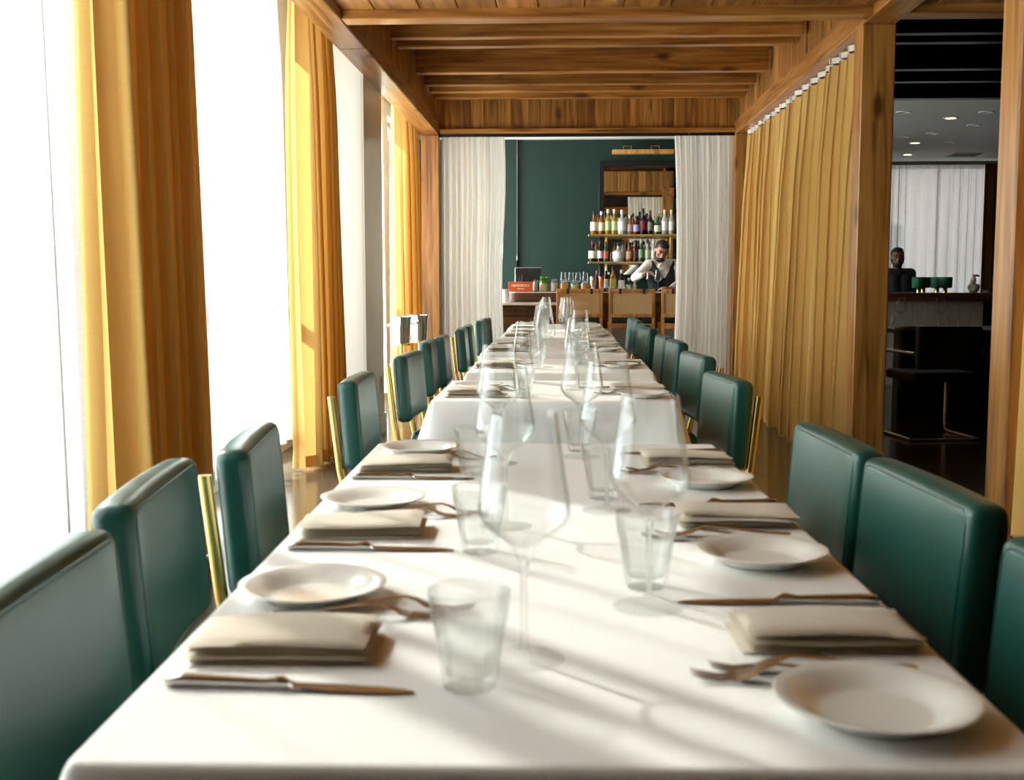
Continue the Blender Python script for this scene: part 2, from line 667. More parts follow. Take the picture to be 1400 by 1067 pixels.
# windows: frame, mullions, panes
for k, (a, b) in enumerate(WIN_Y):
    x = WALL_X - 0.12
    f = MB()
    t = 0.05
    f.box(x - .03, x + .03, a, a + t, Z0, Z1).box(x - .03, x + .03, b - t, b, Z0, Z1)
    f.box(x - .03, x + .03, a + t, b - t, Z0, Z0 + t).box(x - .03, x + .03, a + t, b - t, Z1 - t, Z1)
    win = struct(f.build('window_%d' % (k + 1), M['white_paint']))
    n = max(2, round((b - a) / 1.3))
    step = (b - a) / n
    for i in range(1, n):
        yy = a + step * i
        MB().box(x - .025, x + .025, yy - .03, yy + .03, Z0 + t, Z1 - t).build('mullion', M['white_paint'], win)
    MB().box(x - .024, x + .024, a + t, b - t, 1.20, 1.26).build('transom', M['white_paint'], win)
    for i in range(n):
        for z0, z1 in ((Z0 + t, 1.20), (1.26, Z1 - t)):
            MB().box(x - .003, x + .003, a + step * i + .03, a + step * (i + 1) - .03, z0, z1).build('pane', M['pane'], win)
f = MB()
f.box(3.3, 3.36, 18.45, 18.52, .3, 2.95).box(7.04, 7.1, 18.45, 18.52, .3, 2.95).box(3.36, 7.04, 18.45, 18.52, .3, .36).box(3.36, 7.04, 18.45, 18.52, 2.89, 2.95)
win = struct(f.build('window_5', M['white_paint']))
for x in (4.6, 5.9):
    MB().box(x - .025, x + .025, 18.46, 18.51, .36, 2.89).build('mullion', M['white_paint'], win)
for a, b in ((3.36, 4.57), (4.63, 5.87), (5.93, 7.04)):
    MB().box(a, b, 18.483, 18.489, .36, 2.89).build('pane', M['pane'], win)

# pier between the windows, with its skirting
pier = struct(MB().box(WALL_X, -1.36, 7.75, 8.52, 0, CEIL).build('wall_pier', M['plaster']))
MB().box(-1.362, -1.345, 7.752, 8.52, 0.14, CEIL).build('side_panel', M['pier_stone'], pier)
struct(MB().box(-1.40, -1.33, 7.735, 8.53, 0, 0.14).build('baseboard_left', M['pier_stone']))
o = empty('wall_outlet', (-1.344, 8.4, 0.36), 0, 'small white wall outlet low on the pier side', 'outlet')
MB().box(0, .008, -.038, .038, -.06, .06, .003).build('cover_plate', M['white_paint'], o)
for dz in (-.025, .025):
    MB().box(.008, .011, -.016, .016, dz - .012, dz + .012).build('socket', M['cream'], o)

# ------------------------------------------------------------------ pergola
PX0, PX1 = -1.18, 1.60       # inner faces of the two long beams
PT = 0.17
PB = 2.50                    # underside of the beams
PY0, PY1 = 6.15, 10.90
perg = empty('pergola', (0, 0, 0), 0, 'knotty timber pergola with joists and plank panels over the long table', 'pergola')


def beam(name, mat, *a, parent=perg):
    return MB().box(*a, bev=0.006).build(name, M[mat], parent)


beam('post', 'post_wood', PX0 - PT, PX0, PY1, PY1 + PT, 0, PB)
beam('post', 'post_wood', PX1, PX1 + PT, PY1, PY1 + PT, 0, PB)
beam('post', 'post_wood', PX1, PX1 + 0.18, 6.36, 6.53, 0, PB)
beam('post', 'post_wood', PX1, PX1 + 0.18, 4.17, 4.35, 0, PB)
beam('post', 'post_wood', PX0 - PT, PX0, -1.6, -1.42, 0, PB)
beam('post', 'post_wood', PX1, PX1 + 0.18, -1.6, -1.42, 0, PB)
# long beams in lengths
for a, b in ((-1.6, 2.6), (2.605, 6.9), (6.905, PY1 + PT)):
    beam('long_beam', 'wood_y', PX0 - PT, PX0, a, b, PB, PB + 0.13)
for a, b in ((-1.6, 4.35), (4.355, PY1 + PT)):
    beam('long_beam', 'wood_y', PX1, PX1 + 0.18, a, b, PB, PB + 0.13)
beam('cross_beam', 'wood_x', PX0, PX1 + 1.4, PY0, PY0 + 0.14, PB + .003, PB + 0.13)
beam('end_header', 'wood_x', PX0, PX1, PY1 + .01, PY1 + PT - .01, PB + .015, PB + 0.06)
MB().box(PX0, PX1, PY1 + .05, PY1 + .10, PB - 0.012, PB + 0.015).build('curtain_rail', M['black_paint'], perg)
# joists
JY = [(7.87, .09, .19), (8.17, .09, .16), (9.18, .10, .21), (9.74, .09, .19), (10.10, .09, .19), (10.44, .09, .19)]
JB = 2.765
for y, t, h in JY:
    beam('joist', 'wood_x', PX0 + .004, PX1 - .004, y, y + t, JB, JB + h)
# panels above the beams, plank by plank, and the boarding over the joists
def plank_panel(name, axis, u0, u1, face, depth, z0, z1, wmin, wmax, mat, sides):
    """backing board with upright planks on it; axis 0: runs along x at y=face, axis 1: runs along y at x=face"""
    if axis == 0:
        back = MB().box(u0, u1, face - .008, face + .008, z0, z1).build(name, M[mat], perg)
    else:
        back = MB().box(face - .008, face + .008, u0, u1, z0, z1).build(name, M[mat], perg)
    for s in sides:
        u = u0
        while u < u1 - 0.03:
            wd = random.uniform(wmin, wmax)
            e = min(u + wd, u1)
            d = depth * random.uniform(.85, 1.1)
            f0, f1 = (face + s * .008, face + s * (.008 + d))
            f0, f1 = min(f0, f1), max(f0, f1)
            if axis == 0:
                MB().box(u + .002, e - .002, f0, f1, z0, z1, .003).build('plank', M[mat], back)
            else:
                MB().box(f0, f1, u + .002, e - .002, z0, z1, .003).build('plank', M[mat], back)
            u = e


plank_panel('side_panel', 1, PY0 + .14, PY1, PX1 + .05, .016, PB + .131, 2.955, .10, .16, 'wood_z', (-1,))
plank_panel('side_panel', 1, PY0 + .14, PY1, PX0 - .05, .016, PB + .131, 2.955, .10, .16, 'wood_z', (1,))
plank_panel('end_panel', 0, PX0 - PT, PX1 + PT, PY1 + .09, .016, PB + .061, 2.90, .09, .17, 'wood_z', (-1, 1))
deck = MB().box(PX0 - PT, PX1 + .18, PY0 + .14, PY1 + PT, 2.972, 2.99).build('roof_boarding', M['dark_wood_y'], perg)
u = PX0 - PT
while u < PX1 + .15:
    e = min(u + .21, PX1 + .18)
    MB().box(u + .002, e - .002, PY0 + .14, PY1, 2.956, 2.972, .003).build('plank', M['dark_wood_y'], deck)
    u = e
# low boarded ceiling in front of the cross beam
deck = MB().box(PX0, PX1 + 1.4, -1.6, PY0, PB + .072, PB + .085).build('low_boarding', M['wood_y'], perg)
u = PX0
while u < PX1 + 1.38:
    wd = random.uniform(.17, .25)
    e = min(u + wd, PX1 + 1.4)
    MB().box(u + .003, e - .003, -1.6, PY0, PB + .052, PB + .072, .003).build('plank', M['wood_y'], deck)
    u = e
# black painted joists carry on over the side room
sj = empty('side_joists', (0, 0, 0), 0, 'black painted ceiling joists over the dark side room', 'joists')
for y, t, h in [(6.75, .09, .3)] + JY[:4] + [(10.62, .12, .25)]:
    MB().box(PX1 + .19, 9.0, y, y + t, JB, JB + .2, .004).build('joist', M['black_paint'], sj)
MB().box(PX1 + .19, 9.0, 6.4, 10.74, JB + .2, JB + .22).build('deck_board', M['black_paint'], sj)


# ------------------------------------------------------------------ curtains
def curtain(name, p0, p1, ztop, zbot, folds, amp, mat, label, cat='curtain', group=None, seed=0, flare=0.35, res=9, nz=14, edge=None, tape=None, hem=True, taper=None, sharp=0.75):
    """pleated cloth hanging between two floor points; folds drift and deepen towards the hem"""
    rnd = random.Random(seed)
    p0, p1 = Vector((*p0, 0)), Vector((*p1, 0))
    d = p1 - p0
    ln = d.length
    d.normalize()
    nrm = Vector((-d.y, d.x, 0))
    nu = folds * res
    ph = []
    cur = 0.0
    wl = [rnd.uniform(.65, 1.4) for _ in range(folds)]
    tot = sum(wl)
    am = [rnd.uniform(.6, 1.15) for _ in range(folds + 1)]
    drift = [rnd.uniform(-1, 1) for _ in range(folds + 1)]
    starts = [0]
    for x in wl:
        starts.append(starts[-1] + x / tot)
    cols = []
    for i in range(folds):
        for k in range(res):
            cols.append((i, k / res))
    cols.append((folds - 1, 1.0))
    vs, fs = [], []
    for j in range(nz + 1):
        t = j / nz
        z = ztop + (zbot - ztop) * t
        for i, fr in cols:
            s = starts[i] + (starts[i + 1] - starts[i]) * fr
            a = am[i] * (1 - fr) + am[i + 1] * fr
            dr = drift[i] * (1 - fr) + drift[i + 1] * fr
            sn = math.sin(2 * PI * fr)
            sn = math.copysign(abs(sn) ** sharp, sn)
            off = amp * a * sn * (0.55 + 0.45 * min(1, t * 4)) * (1 + flare * t)
            off += amp * 0.5 * dr * math.sin(t * 2.4 + dr * 3)
            lat = 0.35 * amp * math.sin(4 * PI * fr) * a + amp * .6 * dr * t * flare
            wd = taper(t) if taper else 1.0
            q = p0 + d * (ln * (0.5 + (s - .5) * wd) + lat) + nrm * off
            if edge:
                q = q + d * edge(t) * s
            zz = z
            if j == nz:
                zz += 0.006 * math.sin(9 * s + seed)
            vs.append((q.x, q.y, zz))
    n = len(cols)
    for j in range(nz):
        for i in range(n - 1):
            fs.append((j * n + i, (j + 1) * n + i, (j + 1) * n + i + 1, j * n + i + 1))
    root = empty(name, (p0 + d * ln / 2)[:], 0, label, cat, group)
    me = MB().add([(v[0] - root.location.x, v[1] - root.location.y, v[2]) for v in vs], fs).mesh('cloth', mat, 179)
    link('cloth', me, root)
    # turned hem: a band following the last rows just in front of the cloth
    if hem:
        hb = MB()
        hv, hf = [], []
        for j in (0, 1):
            for i in range(n):
                x, y, _ = vs[(nz - 0) * n + i]
                q = Vector((x - root.location.x, y - root.location.y, 0)) + nrm * .003
                zz = vs[nz * n + i][2] + (0.0 if j == 0 else 0.07)
                if j == 1:
                    x1, y1, z1 = vs[(nz - 1) * n + i]
                    x2, y2, z2 = vs[nz * n + i]
                    f = 0.07 / max(z1 - z2, .01)
                    q = Vector((x2 + (x1 - x2) * f - root.location.x, y2 + (y1 - y2) * f - root.location.y, 0)) + nrm * .003
                hv.append((q.x, q.y, zz))
        for i in range(n - 1):
            hf.append((i, i + 1, n + i + 1, n + i))
        link('hem', hb.add(hv, hf).mesh('hem', mat, 179), root)
    if tape:
        # white heading tape pinched at each hook
        tv, tf = [], []
        for j in (0, 1):
            for i in range(n):
                x, y, z = vs[i]
                q = Vector((x - root.location.x, y - root.location.y, 0))
                tv.append((q.x, q.y, ztop + .012 + (tape if j else 0)))
        for i in range(n - 1):
            tf.append((i, i + 1, n + i + 1, n + i))
        link('heading_tape', MB().add(tv, tf).mesh('heading_tape', M['tape'], 179), root)
    return root


ZT = 2.98
SX, DX = -1.70, -1.535
# the facade curtains, near to far
curtain('sheer_curtain', (SX, -0.1), (SX, 2.05), ZT, .10, 15, .055, M['sheer'], 'white sheer curtain over the window beside the nearest left chairs', 'curtain', seed=2)
curtain('sheer_curtain', (SX, 2.02), (SX, 4.05), ZT, .10, 12, .055, M['sheer'], 'white sheer curtain at the left picture edge before the wide gold drape', 'curtain', seed=12)
curtain('gold_drape', (DX, 3.80), (DX, 4.62), ZT, .02, 6, .085, M['gold'], 'wide gold drape between the two big white sheers', 'curtain', seed=14, flare=.35, sharp=1.25, res=14)
curtain('sheer_curtain', (SX, 4.62), (SX, 6.80), ZT, .17, 12, .05, M['sheer'], 'white sheer curtain between the two tall gold drapes', 'curtain', seed=4)
curtain('gold_drape', (DX + .02, 6.62), (DX + .02, 7.46), ZT, .02, 5, .07, M['gold'], 'gold drape beside the plain plaster pier', 'curtain', seed=5, flare=.4, sharp=1.2, res=14)
curtain('sheer_curtain', (SX + .05, 8.62), (SX + .05, 10.4), ZT, .10, 9, .03, M['sheer'], 'narrow white sheer strip beyond the plaster pier', 'curtain', seed=6)
curtain('gold_drape', (DX, 10.45), (DX, 11.9), ZT, .02, 9, .06, M['gold'], 'gold drape behind the silver ice buckets', 'curtain', seed=7, flare=.3)
# ivory voile either side of the opening to the bar
curtain('voile_curtain', (PX0 + .02, PY1 + .075), (-0.56, PY1 + .075), PB - .012, .03, 11, .032, M['voile'], 'ivory voile curtain left of the bar opening', 'curtain', seed=8, edge=lambda t: .012 * math.sin(t * 9) - .02 * t, tape=.02, hem=False)
curtain('voile_curtain', (PX1 - .01, PY1 + .075), (1.03, PY1 + .075), PB - .012, .03, 11, .030, M['voile'], 'ivory voile curtain right of the bar opening', 'curtain', seed=9, edge=lambda t: -.01 - .07 * t * (1 - t) * 2, tape=.02, hem=False)
# gold curtains along the right side of the pergola
GX = PX1 + .085
curtain('gold_curtain', (GX, 8.17), (GX, 6.60), PB - .055, .012, 7, .085, M['gold'], 'gold pleated curtain next to the dark timber post', 'curtain', seed=20, sharp=.5, res=12, flare=.35, tape=.035, taper=lambda t: 1 - .05 * t)
curtain('gold_curtain', (GX, 9.62), (GX, 8.19), PB - .055, .012, 7, .085, M['gold'], 'gold pleated curtain in the middle of the right side', 'curtain', seed=21, sharp=.5, res=12, flare=.35, tape=.035, taper=lambda t: 1 - .06 * t)
curtain('gold_curtain', (GX, 10.84), (GX, 9.64), PB - .055, .012, 6, .08, M['gold'], 'gold pleated curtain nearest the right voile', 'curtain', seed=22, sharp=.5, res=12, flare=.3, tape=.035)
curtain('gold_curtain', (PX1 + .035, 4.15), (PX1 + .035, 2.3), PB - .055, .06, 9, .078, M['gold'], 'gold curtain edge at the right picture border', 'curtain', seed=23, sharp=.5, res=12, flare=.6, tape=.035)
# side room window curtains
curtain('sheer_curtain', (7.0, 18.2), (3.4, 18.2), 2.92, .1, 26, .05, M['sheer'], 'white sheer curtain over the far side room window', 'curtain', seed=30)
curtain('brown_drape', (7.45, 18.05), (6.45, 18.05), 2.92, .02, 8, .06, M['gold_dark'], 'dark brown drape at the far side room window', 'curtain', seed=31)

# ------------------------------------------------------------------ tables, cloths, chairs
TZ = 0.75


def rounded_slab(W, T, H, r, n_end=4, n_c=4, ny=8, curve=0.0, bulge=0.0):
    """cushion: width W along y, thickness T along x, height H along z, all edges rounded"""
    mb = MB()

    def section(inset):
        pts = []
        hx, hz = T / 2 - inset, H / 2 - inset
        rr = max(min(r - inset * 0.6, hx * .95), 0.004)
        for cx, cz, a0 in ((hx - rr, hz - rr, 0), (-hx + rr, hz - rr, PI / 2), (-hx + rr, -hz + rr, PI), (hx - rr, -hz + rr, 1.5 * PI)):
            for k in range(n_c + 1):
                a = a0 + PI / 2 * k / n_c
                pts.append((cx + rr * math.cos(a), cz + rr * math.sin(a)))
        return pts
    ys = []
    for k in range(n_end + 1):
        a = PI / 2 * k / n_end
        ys.append((-W / 2 + r * (1 - math.cos(a)), r * (1 - math.sin(a))))
    for k in range(1, ny):
        ys.append((-W / 2 + r + (W - 2 * r) * k / ny, 0))
    for k in range(n_end, -1, -1):
        a = PI / 2 * k / n_end
        ys.append((W / 2 - r * (1 - math.cos(a)), r * (1 - math.sin(a))))
    vs, fs = [], []
    m = 4 * (n_c + 1)
    for y, ins in ys:
        u = y / (W / 2)
        for x, z in section(ins):
            xx = x + curve * u * u + (bulge * (1 - u * u) * (1 - (2 * z / H) ** 2) * (1 if x > 0 else 0))
            vs.append((xx, y, z))
    for i in range(len(ys) - 1):
        for k in range(m):
            k2 = (k + 1) % m
            fs.append((i * m + k, i * m + k2, (i + 1) * m + k2, (i + 1) * m + k))
    fs.append(tuple(range(m)))
    fs.append(tuple((len(ys) - 1) * m + k for k in range(m - 1, -1, -1)))
    return mb.add(vs, fs)


def make_chair():
    root = empty('dining_chair')
    tilt = Matrix.Rotation(math.radians(-4.5), 4, 'Y')
    bx = Matrix.Translation((-0.262, 0, 0.662)) @ tilt
    back = rounded_slab(0.465, 0.064, 0.285, 0.021, curve=0.012, bulge=0.006).move(bx).build('backrest', M['leather'], root, smooth=179)
    for sx in (0.027, -0.027):
        pts = []
        hy, hz, r = 0.218, 0.129, 0.020
        for cy, cz, a0 in ((hy - r, hz - r, 0), (-hy + r, hz - r, PI / 2), (-hy + r, -hz + r, PI), (hy - r, -hz + r, 1.5 * PI)):
            for k in range(4):
                a = a0 + PI / 2 * k / 3
                y, z = cy + r * math.cos(a), cz + r * math.sin(a)
                pts.append((sx + .012 * (y / .23) ** 2 + (.0035 if sx > 0 else -.0035), y, z))
        MB().tube(pts, .0021, 5, closed=True).move(bx).build('piping', M['leather'], back, smooth=179)
    rounded_slab(0.455, 0.37, 0.075, 0.03, bulge=0).move(Matrix.Translation((-0.035, 0, 0.442))).build('seat', M['leather'], root, smooth=179)
    for s in (-1, 1):
        y = s * 0.205
        # rear leg runs up behind the backrest as a flat brass bar
        pr = [(-0.300, 0.0), (-0.266, 0.40), (-0.290, 0.52), (-0.316, 0.755)]
        vs, fs = [], []
        for x, z in pr:
            for k in range(16):
                a = 2 * PI * k / 16
                ca, sa = math.cos(a), math.sin(a)
                vs.append((x + .0125 * math.copysign(abs(ca) ** .6, ca), y + .0105 * math.copysign(abs(sa) ** .6, sa), z))
        for i in range(3):
            for k in range(16):
                k2 = (k + 1) % 16
                fs.append((i * 16 + k, i * 16 + k2, i * 16 + 16 + k2, i * 16 + 16 + k))
        fs += [tuple(range(15, -1, -1)), tuple(range(48, 64))]
        MB().add(vs, fs).build('leg', M['brass'], root, smooth=50)
        MB().box(0.112, 0.134, y - .011, y + .011, 0, 0.40, .002).build('leg', M['brass'], root)
        MB().box(-0.258, 0.112, y - .009, y + .009, 0.372, 0.400, .002).build('side_rail', M['brass'], root)
    MB().box(0.114, 0.132, -.194, .194, 0.374, 0.400, .002).build('front_rail', M['brass'], root)
    return root


chair0 = make_chair()
_chair_used = []


def chair(x, y, rz, label, group):
    c = chair0 if not _chair_used else copy_tree(chair0)
    _chair_used.append(c)
    c.location = (x, y, 0)
    c.rotation_euler = (0, 0, rz)
    tag(c, label, 'chair', group)
    return c


def cloth_mesh(L, W, drop, seed):
    """tablecloth over a W x L top whose front edge lies on y=0; hangs in soft folds"""
    rnd = random.Random(seed)
    r = 0.012
    x0, x1, y0, y1 = -W / 2, W / 2, 0, L
    per = []
    step = 0.022

    def seg(ax, ay, bx, by, nx, ny):
        n = max(2, int(math.hypot(bx - ax, by - ay) / step))
        for k in range(n):
            t = k / n
            per.append((ax + (bx - ax) * t, ay + (by - ay) * t, nx, ny, min(t, 1 - t) * math.hypot(bx - ax, by - ay)))

    def arc(cx, cy, a0):
        for k in range(6):
            a = a0 + PI / 2 * k / 6
            per.append((cx + r * math.cos(a), cy + r * math.sin(a), math.cos(a), math.sin(a), 0))
    seg(x0 + r, y0, x1 - r, y0, 0, -1); arc(x1 - r, y0 + r, -PI / 2)
    seg(x1, y0 + r, x1, y1 - r, 1, 0); arc(x1 - r, y1 - r, 0)
    seg(x1 - r, y1, x0 + r, y1, 0, 1); arc(x0 + r, y1 - r, PI / 2)
    seg(x0, y1 - r, x0, y0 + r, -1, 0); arc(x0 + r, y0 + r, PI)
    n = len(per)
    ph = [rnd.uniform(0, 6) for _ in range(3)]
    levels = [(-.010, 0.0, 0), (-.006, 0.0, 0), (-.002, -.002, 0), (.001, -.007, 0)]
    for k in range(1, 9):
        t = k / 8
        levels.append((.002 + .02 * t, -.007 - drop * t, t))
    vs, fs = [], []
    s = 0.0
    for off, dz, t in levels:
        s = 0.0
        for i, (px, py, nx, ny, dc) in enumerate(per):
            s += step
            corner = math.exp(-(dc / .07) ** 2)
            wv = (math.sin(s * 17 + ph[0]) * .007 + math.sin(s * 9.5 + ph[1]) * .010) * t * (1 - .6 * corner)
            o = off + wv + corner * .055 * t
            zz = TZ + dz - corner * .05 * t * t
            vs.append((px + nx * o, py + ny * o, zz))
    m = len(levels)
    for j in range(m - 1):
        for i in range(n):
            i2 = (i + 1) % n
            fs.append((j * n + i, j * n + i2, (j + 1) * n + i2, (j + 1) * n + i)[::-1])
    vs.append((0, L / 2, TZ))
    for i in range(n):
        fs.append((i, (i + 1) % n, len(vs) - 1))
    return MB().add(vs, fs).mesh('tablecloth', M['linen'], 60)


TABLES = [  # name, centre x of the front edge, front y, length, turn
    ('front table', 0.0, 0.838, 1.76, math.radians(1.3)),
    ('second table', -0.028, 3.53, 0.74, math.radians(0.2)),
    ('third table', -0.012, 4.64, 0.86, math.radians(-0.3)),
    ('fourth table', -0.045, 5.92, 1.30, math.radians(0.3)),
    ('fifth table', -0.040, 7.55, 1.22, 0),
    ('farthest table', -0.055, 8.98, 1.05, math.radians(0.3)),
]
TW = 0.77
for i, (nm, cx, y0, L, rz) in enumerate(TABLES):
    t = empty('dining_table', (cx, y0, 0), rz, 'dark legged dining table hidden under the cloth of the %s' % nm, 'table', 'tables in the long row')
    MB().box(-TW / 2 + .003, TW / 2 - .003, .003, L - .003, TZ - .034, TZ - .003, .004).build('tabletop', M['dark_wood_y'], t)
    for yy in ([L / 2] if L < 1 else [L * .25, L * .75]):
        MB().lathe([(.14, 0), (.14, .012), (.05, .03), (.035, .05), (.035, TZ - .06), (.11, TZ - .045), (.11, TZ - .034)], 20, (0, yy, 0)).build('pedestal', M['black'], t, smooth=40)
    desc = ['white tablecloth on the front table, nearest the camera', 'white tablecloth on the second table, its front drop showing behind the first wine glasses',
            'white tablecloth on the third table of the row', 'white tablecloth on the fourth table of the row',
            'white tablecloth on the fifth table of the row', 'white tablecloth on the farthest table by the bar stools'][i]
    c = link('tablecloth', cloth_mesh(L, TW, 0.20, i + 3), None, (cx, y0, 0.0005), (0, 0, rz))
    tag(c, desc, 'tablecloth', 'white tablecloths')


# ------------------------------------------------------------------ tableware prototypes
def make_plate():
    p = [(0.0, .0035), (.045, .0035), (.052, .0045), (.060, .0105), (.072, .0155), (.0845, .0195), (.0862, .0188), (.0855, .0172), (.072, .0125), (.060, .0062), (.054, .0006), (.050, 0), (.047, .0014), (0.0, .0016)]
    return MB().lathe(p[::-1], 40, cap=False).mesh('side_plate', M['porcelain'], 50)


def make_wine():
    """root with bowl, stem and foot"""
    o = empty('wine_glass')
    bowl = [(.0050, .098), (.0075, .1055), (.0130, .1135), (.0220, .1210), (.0330, .1290), (.0410, .1368), (.0449, .1455), (.0449, .153), (.0415, .175), (.0362, .212), (.0318, .243),
            (.0308, .243), (.0352, .212), (.0405, .175), (.0438, .153), (.0438, .1460), (.0400, .1380), (.0322, .1303), (.0212, .1223), (.0110, .1148), (0.0, .110)]
    MB().lathe(bowl, 36, cap=False).build('bowl', M['glass'], o, 50)
    MB().lathe([(.0050, .0085), (.0036, .016), (.0033, .06), (.0036, .088), (.0050, .098), (.0, .1035)], 14, cap=False).build('stem', M['glass_solid'], o, 60)
    MB().lathe([(0, 0), (.0395, 0), (.0405, .0012), (.030, .0026), (.012, .0050), (.0050, .0085)], 36, cap=False).build('foot', M['glass_foot'], o, 50)
    return o


def put_wine(x, y, z, rz=0.0, scale=None):
    g = copy_tree(WG)
    g.location = (x, y, z)
    g.rotation_euler = (0, 0, rz)
    if scale:
        g.scale = scale
    _wines.append(g)
    return g


_wines = []


def make_tumbler():
    n = 40

    def fac(a, i):
        if 1 <= i <= 4:
            k = 10
            st = 2 * PI / k
            d = (a % st) - st / 2
            return math.cos(PI / k) / math.cos(d) * 1.02 - .035 * (1 - (abs(d) / (st / 2)) ** 2)
        return 1
    prof = [(0, 0), (.0235, 0), (.0250, .003), (.0300, .038), (.0335, .060), (.0352, .064), (.0372, .082), (.0382, .0905), (.0374, .0915), (.0364, .0905), (.0340, .068), (.0318, .058), (.0280, .036), (.0222, .014), (0, .012)]
    return MB().lathe(prof, n, cap=False, facet=fac).mesh('tumbler', M['glass_thick'], 22)


def make_knife():
    """handle towards -x, blade towards +x, 0.23 long, lying on z=0"""
    full = [(-.115, .0045, .0040), (-.112, .0065, .0060), (-.095, .0062, .0062), (-.06, .0050, .0056), (-.022, .0040, .0050), (-.012, .0052, .0062), (-.006, .0056, .0064), (0, .0040, .0046), (.004, .0075, .0030), (.05, .0092, .0024), (.085, .0088, .0020), (.105, .0055, .0016), (.115, .0012, .0010)]
    n = 8
    root = empty('dinner_knife')
    for nm, sec in (('handle', full[:8]), ('blade', full[7:])):
      vs, fs = [], []
      for x, hy, hz in sec:
        for k in range(n):
            a = 2 * PI * k / n
            vs.append((x, hy * math.cos(a), max(hz, .001) * (1 + math.sin(a))))
      for i in range(len(sec) - 1):
        for k in range(n):
            k2 = (k + 1) % n
            fs.append((i * n + k, i * n + k2, (i + 1) * n + k2, (i + 1) * n + k)[::-1])
      fs.append(tuple(range(n)))
      fs.append(tuple((len(sec) - 1) * n + k for k in range(n - 1, -1, -1)))
      MB().add(vs, fs).build(nm, M['steel'], root, 60)
    return root


def make_fork():
    mb = MB()
    n = 8

    def loft(sec):
        vs, fs = [], []
        for x, y, z, hy, hz in sec:
            for k in range(n):
                a = 2 * PI * k / n
                vs.append((x, y + hy * math.cos(a), z + hz * math.sin(a)))
        for i in range(len(sec) - 1):
            for k in range(n):
                k2 = (k + 1) % n
                fs.append((i * n + k, i * n + k2, (i + 1) * n + k2, (i + 1) * n + k)[::-1])
        fs.append(tuple(range(n)))
        fs.append(tuple((len(sec) - 1) * n + k for k in range(n - 1, -1, -1)))
        mb.add(vs, fs)
    loft([(-.100, 0, .004, .004, .0015), (-.095, 0, .004, .0078, .0022), (-.075, 0, .0045, .0068, .0024), (-.04, 0, .008, .0040, .0024), (-.005, 0, .013, .0030, .0022), (.02, 0, .0155, .0032, .0018), (.032, 0, .0125, .0075, .0014), (.043, 0, .007, .0118, .0013), (.055, 0, .0035, .0120, .0012)])
    for k in range(4):
        y = -.0093 + k * .0062
        loft([(.054, y, .0036, .0020, .0012), (.072, y, .0022, .0017, .0011), (.090, y, .0050, .0012, .0010), (.098, y, .0075, .0005, .0005)])
    return mb.mesh('dinner_fork', M['steel'], 60)


def make_napkin(seed):
    """folded napkin 0.18 x 0.135, four soft layers with the fold at +x"""
    rnd = random.Random(seed)
    mb = MB()
    z = 0.0
    nx, ny = 16, 10
    for lay in range(4):
        th = .0050 if lay < 3 else .0072
        W, D = .18 - .004 * rnd.random(), .104 - .004 * rnd.random()
        ox, oy = rnd.uniform(-.004, .004), rnd.uniform(-.004, .004)
        vs, fs = [], []
        p1, p2 = rnd.uniform(0, 6), rnd.uniform(0, 6)
        for side in (0, 1):
            for j in range(ny + 1):
                for i in range(nx + 1):
                    u, v = i / nx, j / ny
                    x = (u - .5) * W + ox
                    y = (v - .5) * D + oy
                    e = min(u, 1 - u, v, 1 - v)
                    rd = max(0, 1 - e / .09)
                    wob = (math.sin(u * 5 + p1) * .0010 + math.sin(v * 4 + u * 3 + p2) * .0008) * lay / 2
                    zz = z + (th - .0008) * side + (-(rd ** 2) * th * .42 if side else (rd ** 2) * th * .42) + wob + .001 * lay * (u - .3) + (.0035 * lay / 3 * (1 - (2 * u - 1) ** 4) * (1 - (2 * v - 1) ** 2))
                    vs.append((x, y, max(zz, 0.0002)))
        m = (nx + 1) * (ny + 1)
        for j in range(ny):
            for i in range(nx):
                a = j * (nx + 1) + i
                q = (a, a + 1, a + nx + 2, a + nx + 1)
                fs.append(q[::-1])
                fs.append(tuple(m + k for k in q))
        rim = [i for i in range(nx + 1)] + [j * (nx + 1) + nx for j in range(1, ny + 1)] + [ny * (nx + 1) + i for i in range(nx - 1, -1, -1)] + [j * (nx + 1) for j in range(ny - 1, 0, -1)]
        for k in range(len(rim)):
            a, b = rim[k], rim[(k + 1) % len(rim)]
            fs.append((a, b, m + b, m + a))
        mb.add(vs, fs)
        z += th
    return mb.mesh('napkin', M['napkin'], 70)


PL, WG, TB, KN, FK = make_plate(), make_wine(), make_tumbler(), make_knife(), make_fork()
NAPS = [make_napkin(s) for s in (1, 2, 3)]
CZ = TZ + .001
GR = {'plate': 'side plates on the long table', 'wine': 'wine glasses on the long table', 'tumbler': 'water tumblers on the long table', 'knife': 'knives on the long table', 'fork': 'forks on the long table', 'napkin': 'folded napkins on the long table', 'chair': 'green chairs along the table'}
_sj = random.Random(5)


def place(kind, me, x, y, rz, label, z=CZ, tilt=0.0):
    nm = {'plate': 'side_plate', 'wine': 'wine_glass', 'tumbler': 'tumbler', 'knife': 'dinner_knife', 'fork': 'dinner_fork', 'napkin': 'napkin'}[kind]
    if kind == 'knife':
        o = copy_tree(me)
        o.location = (x, y, z)
        o.rotation_euler = (0, 0, rz)
    else:
        o = link(nm, me, None, (x, y, z), (0, tilt, rz))
    return tag(o, label, {'plate': 'plate', 'wine': 'wine glass', 'tumbler': 'tumbler', 'knife': 'knife', 'fork': 'fork', 'napkin': 'napkin'}[kind], GR[kind])


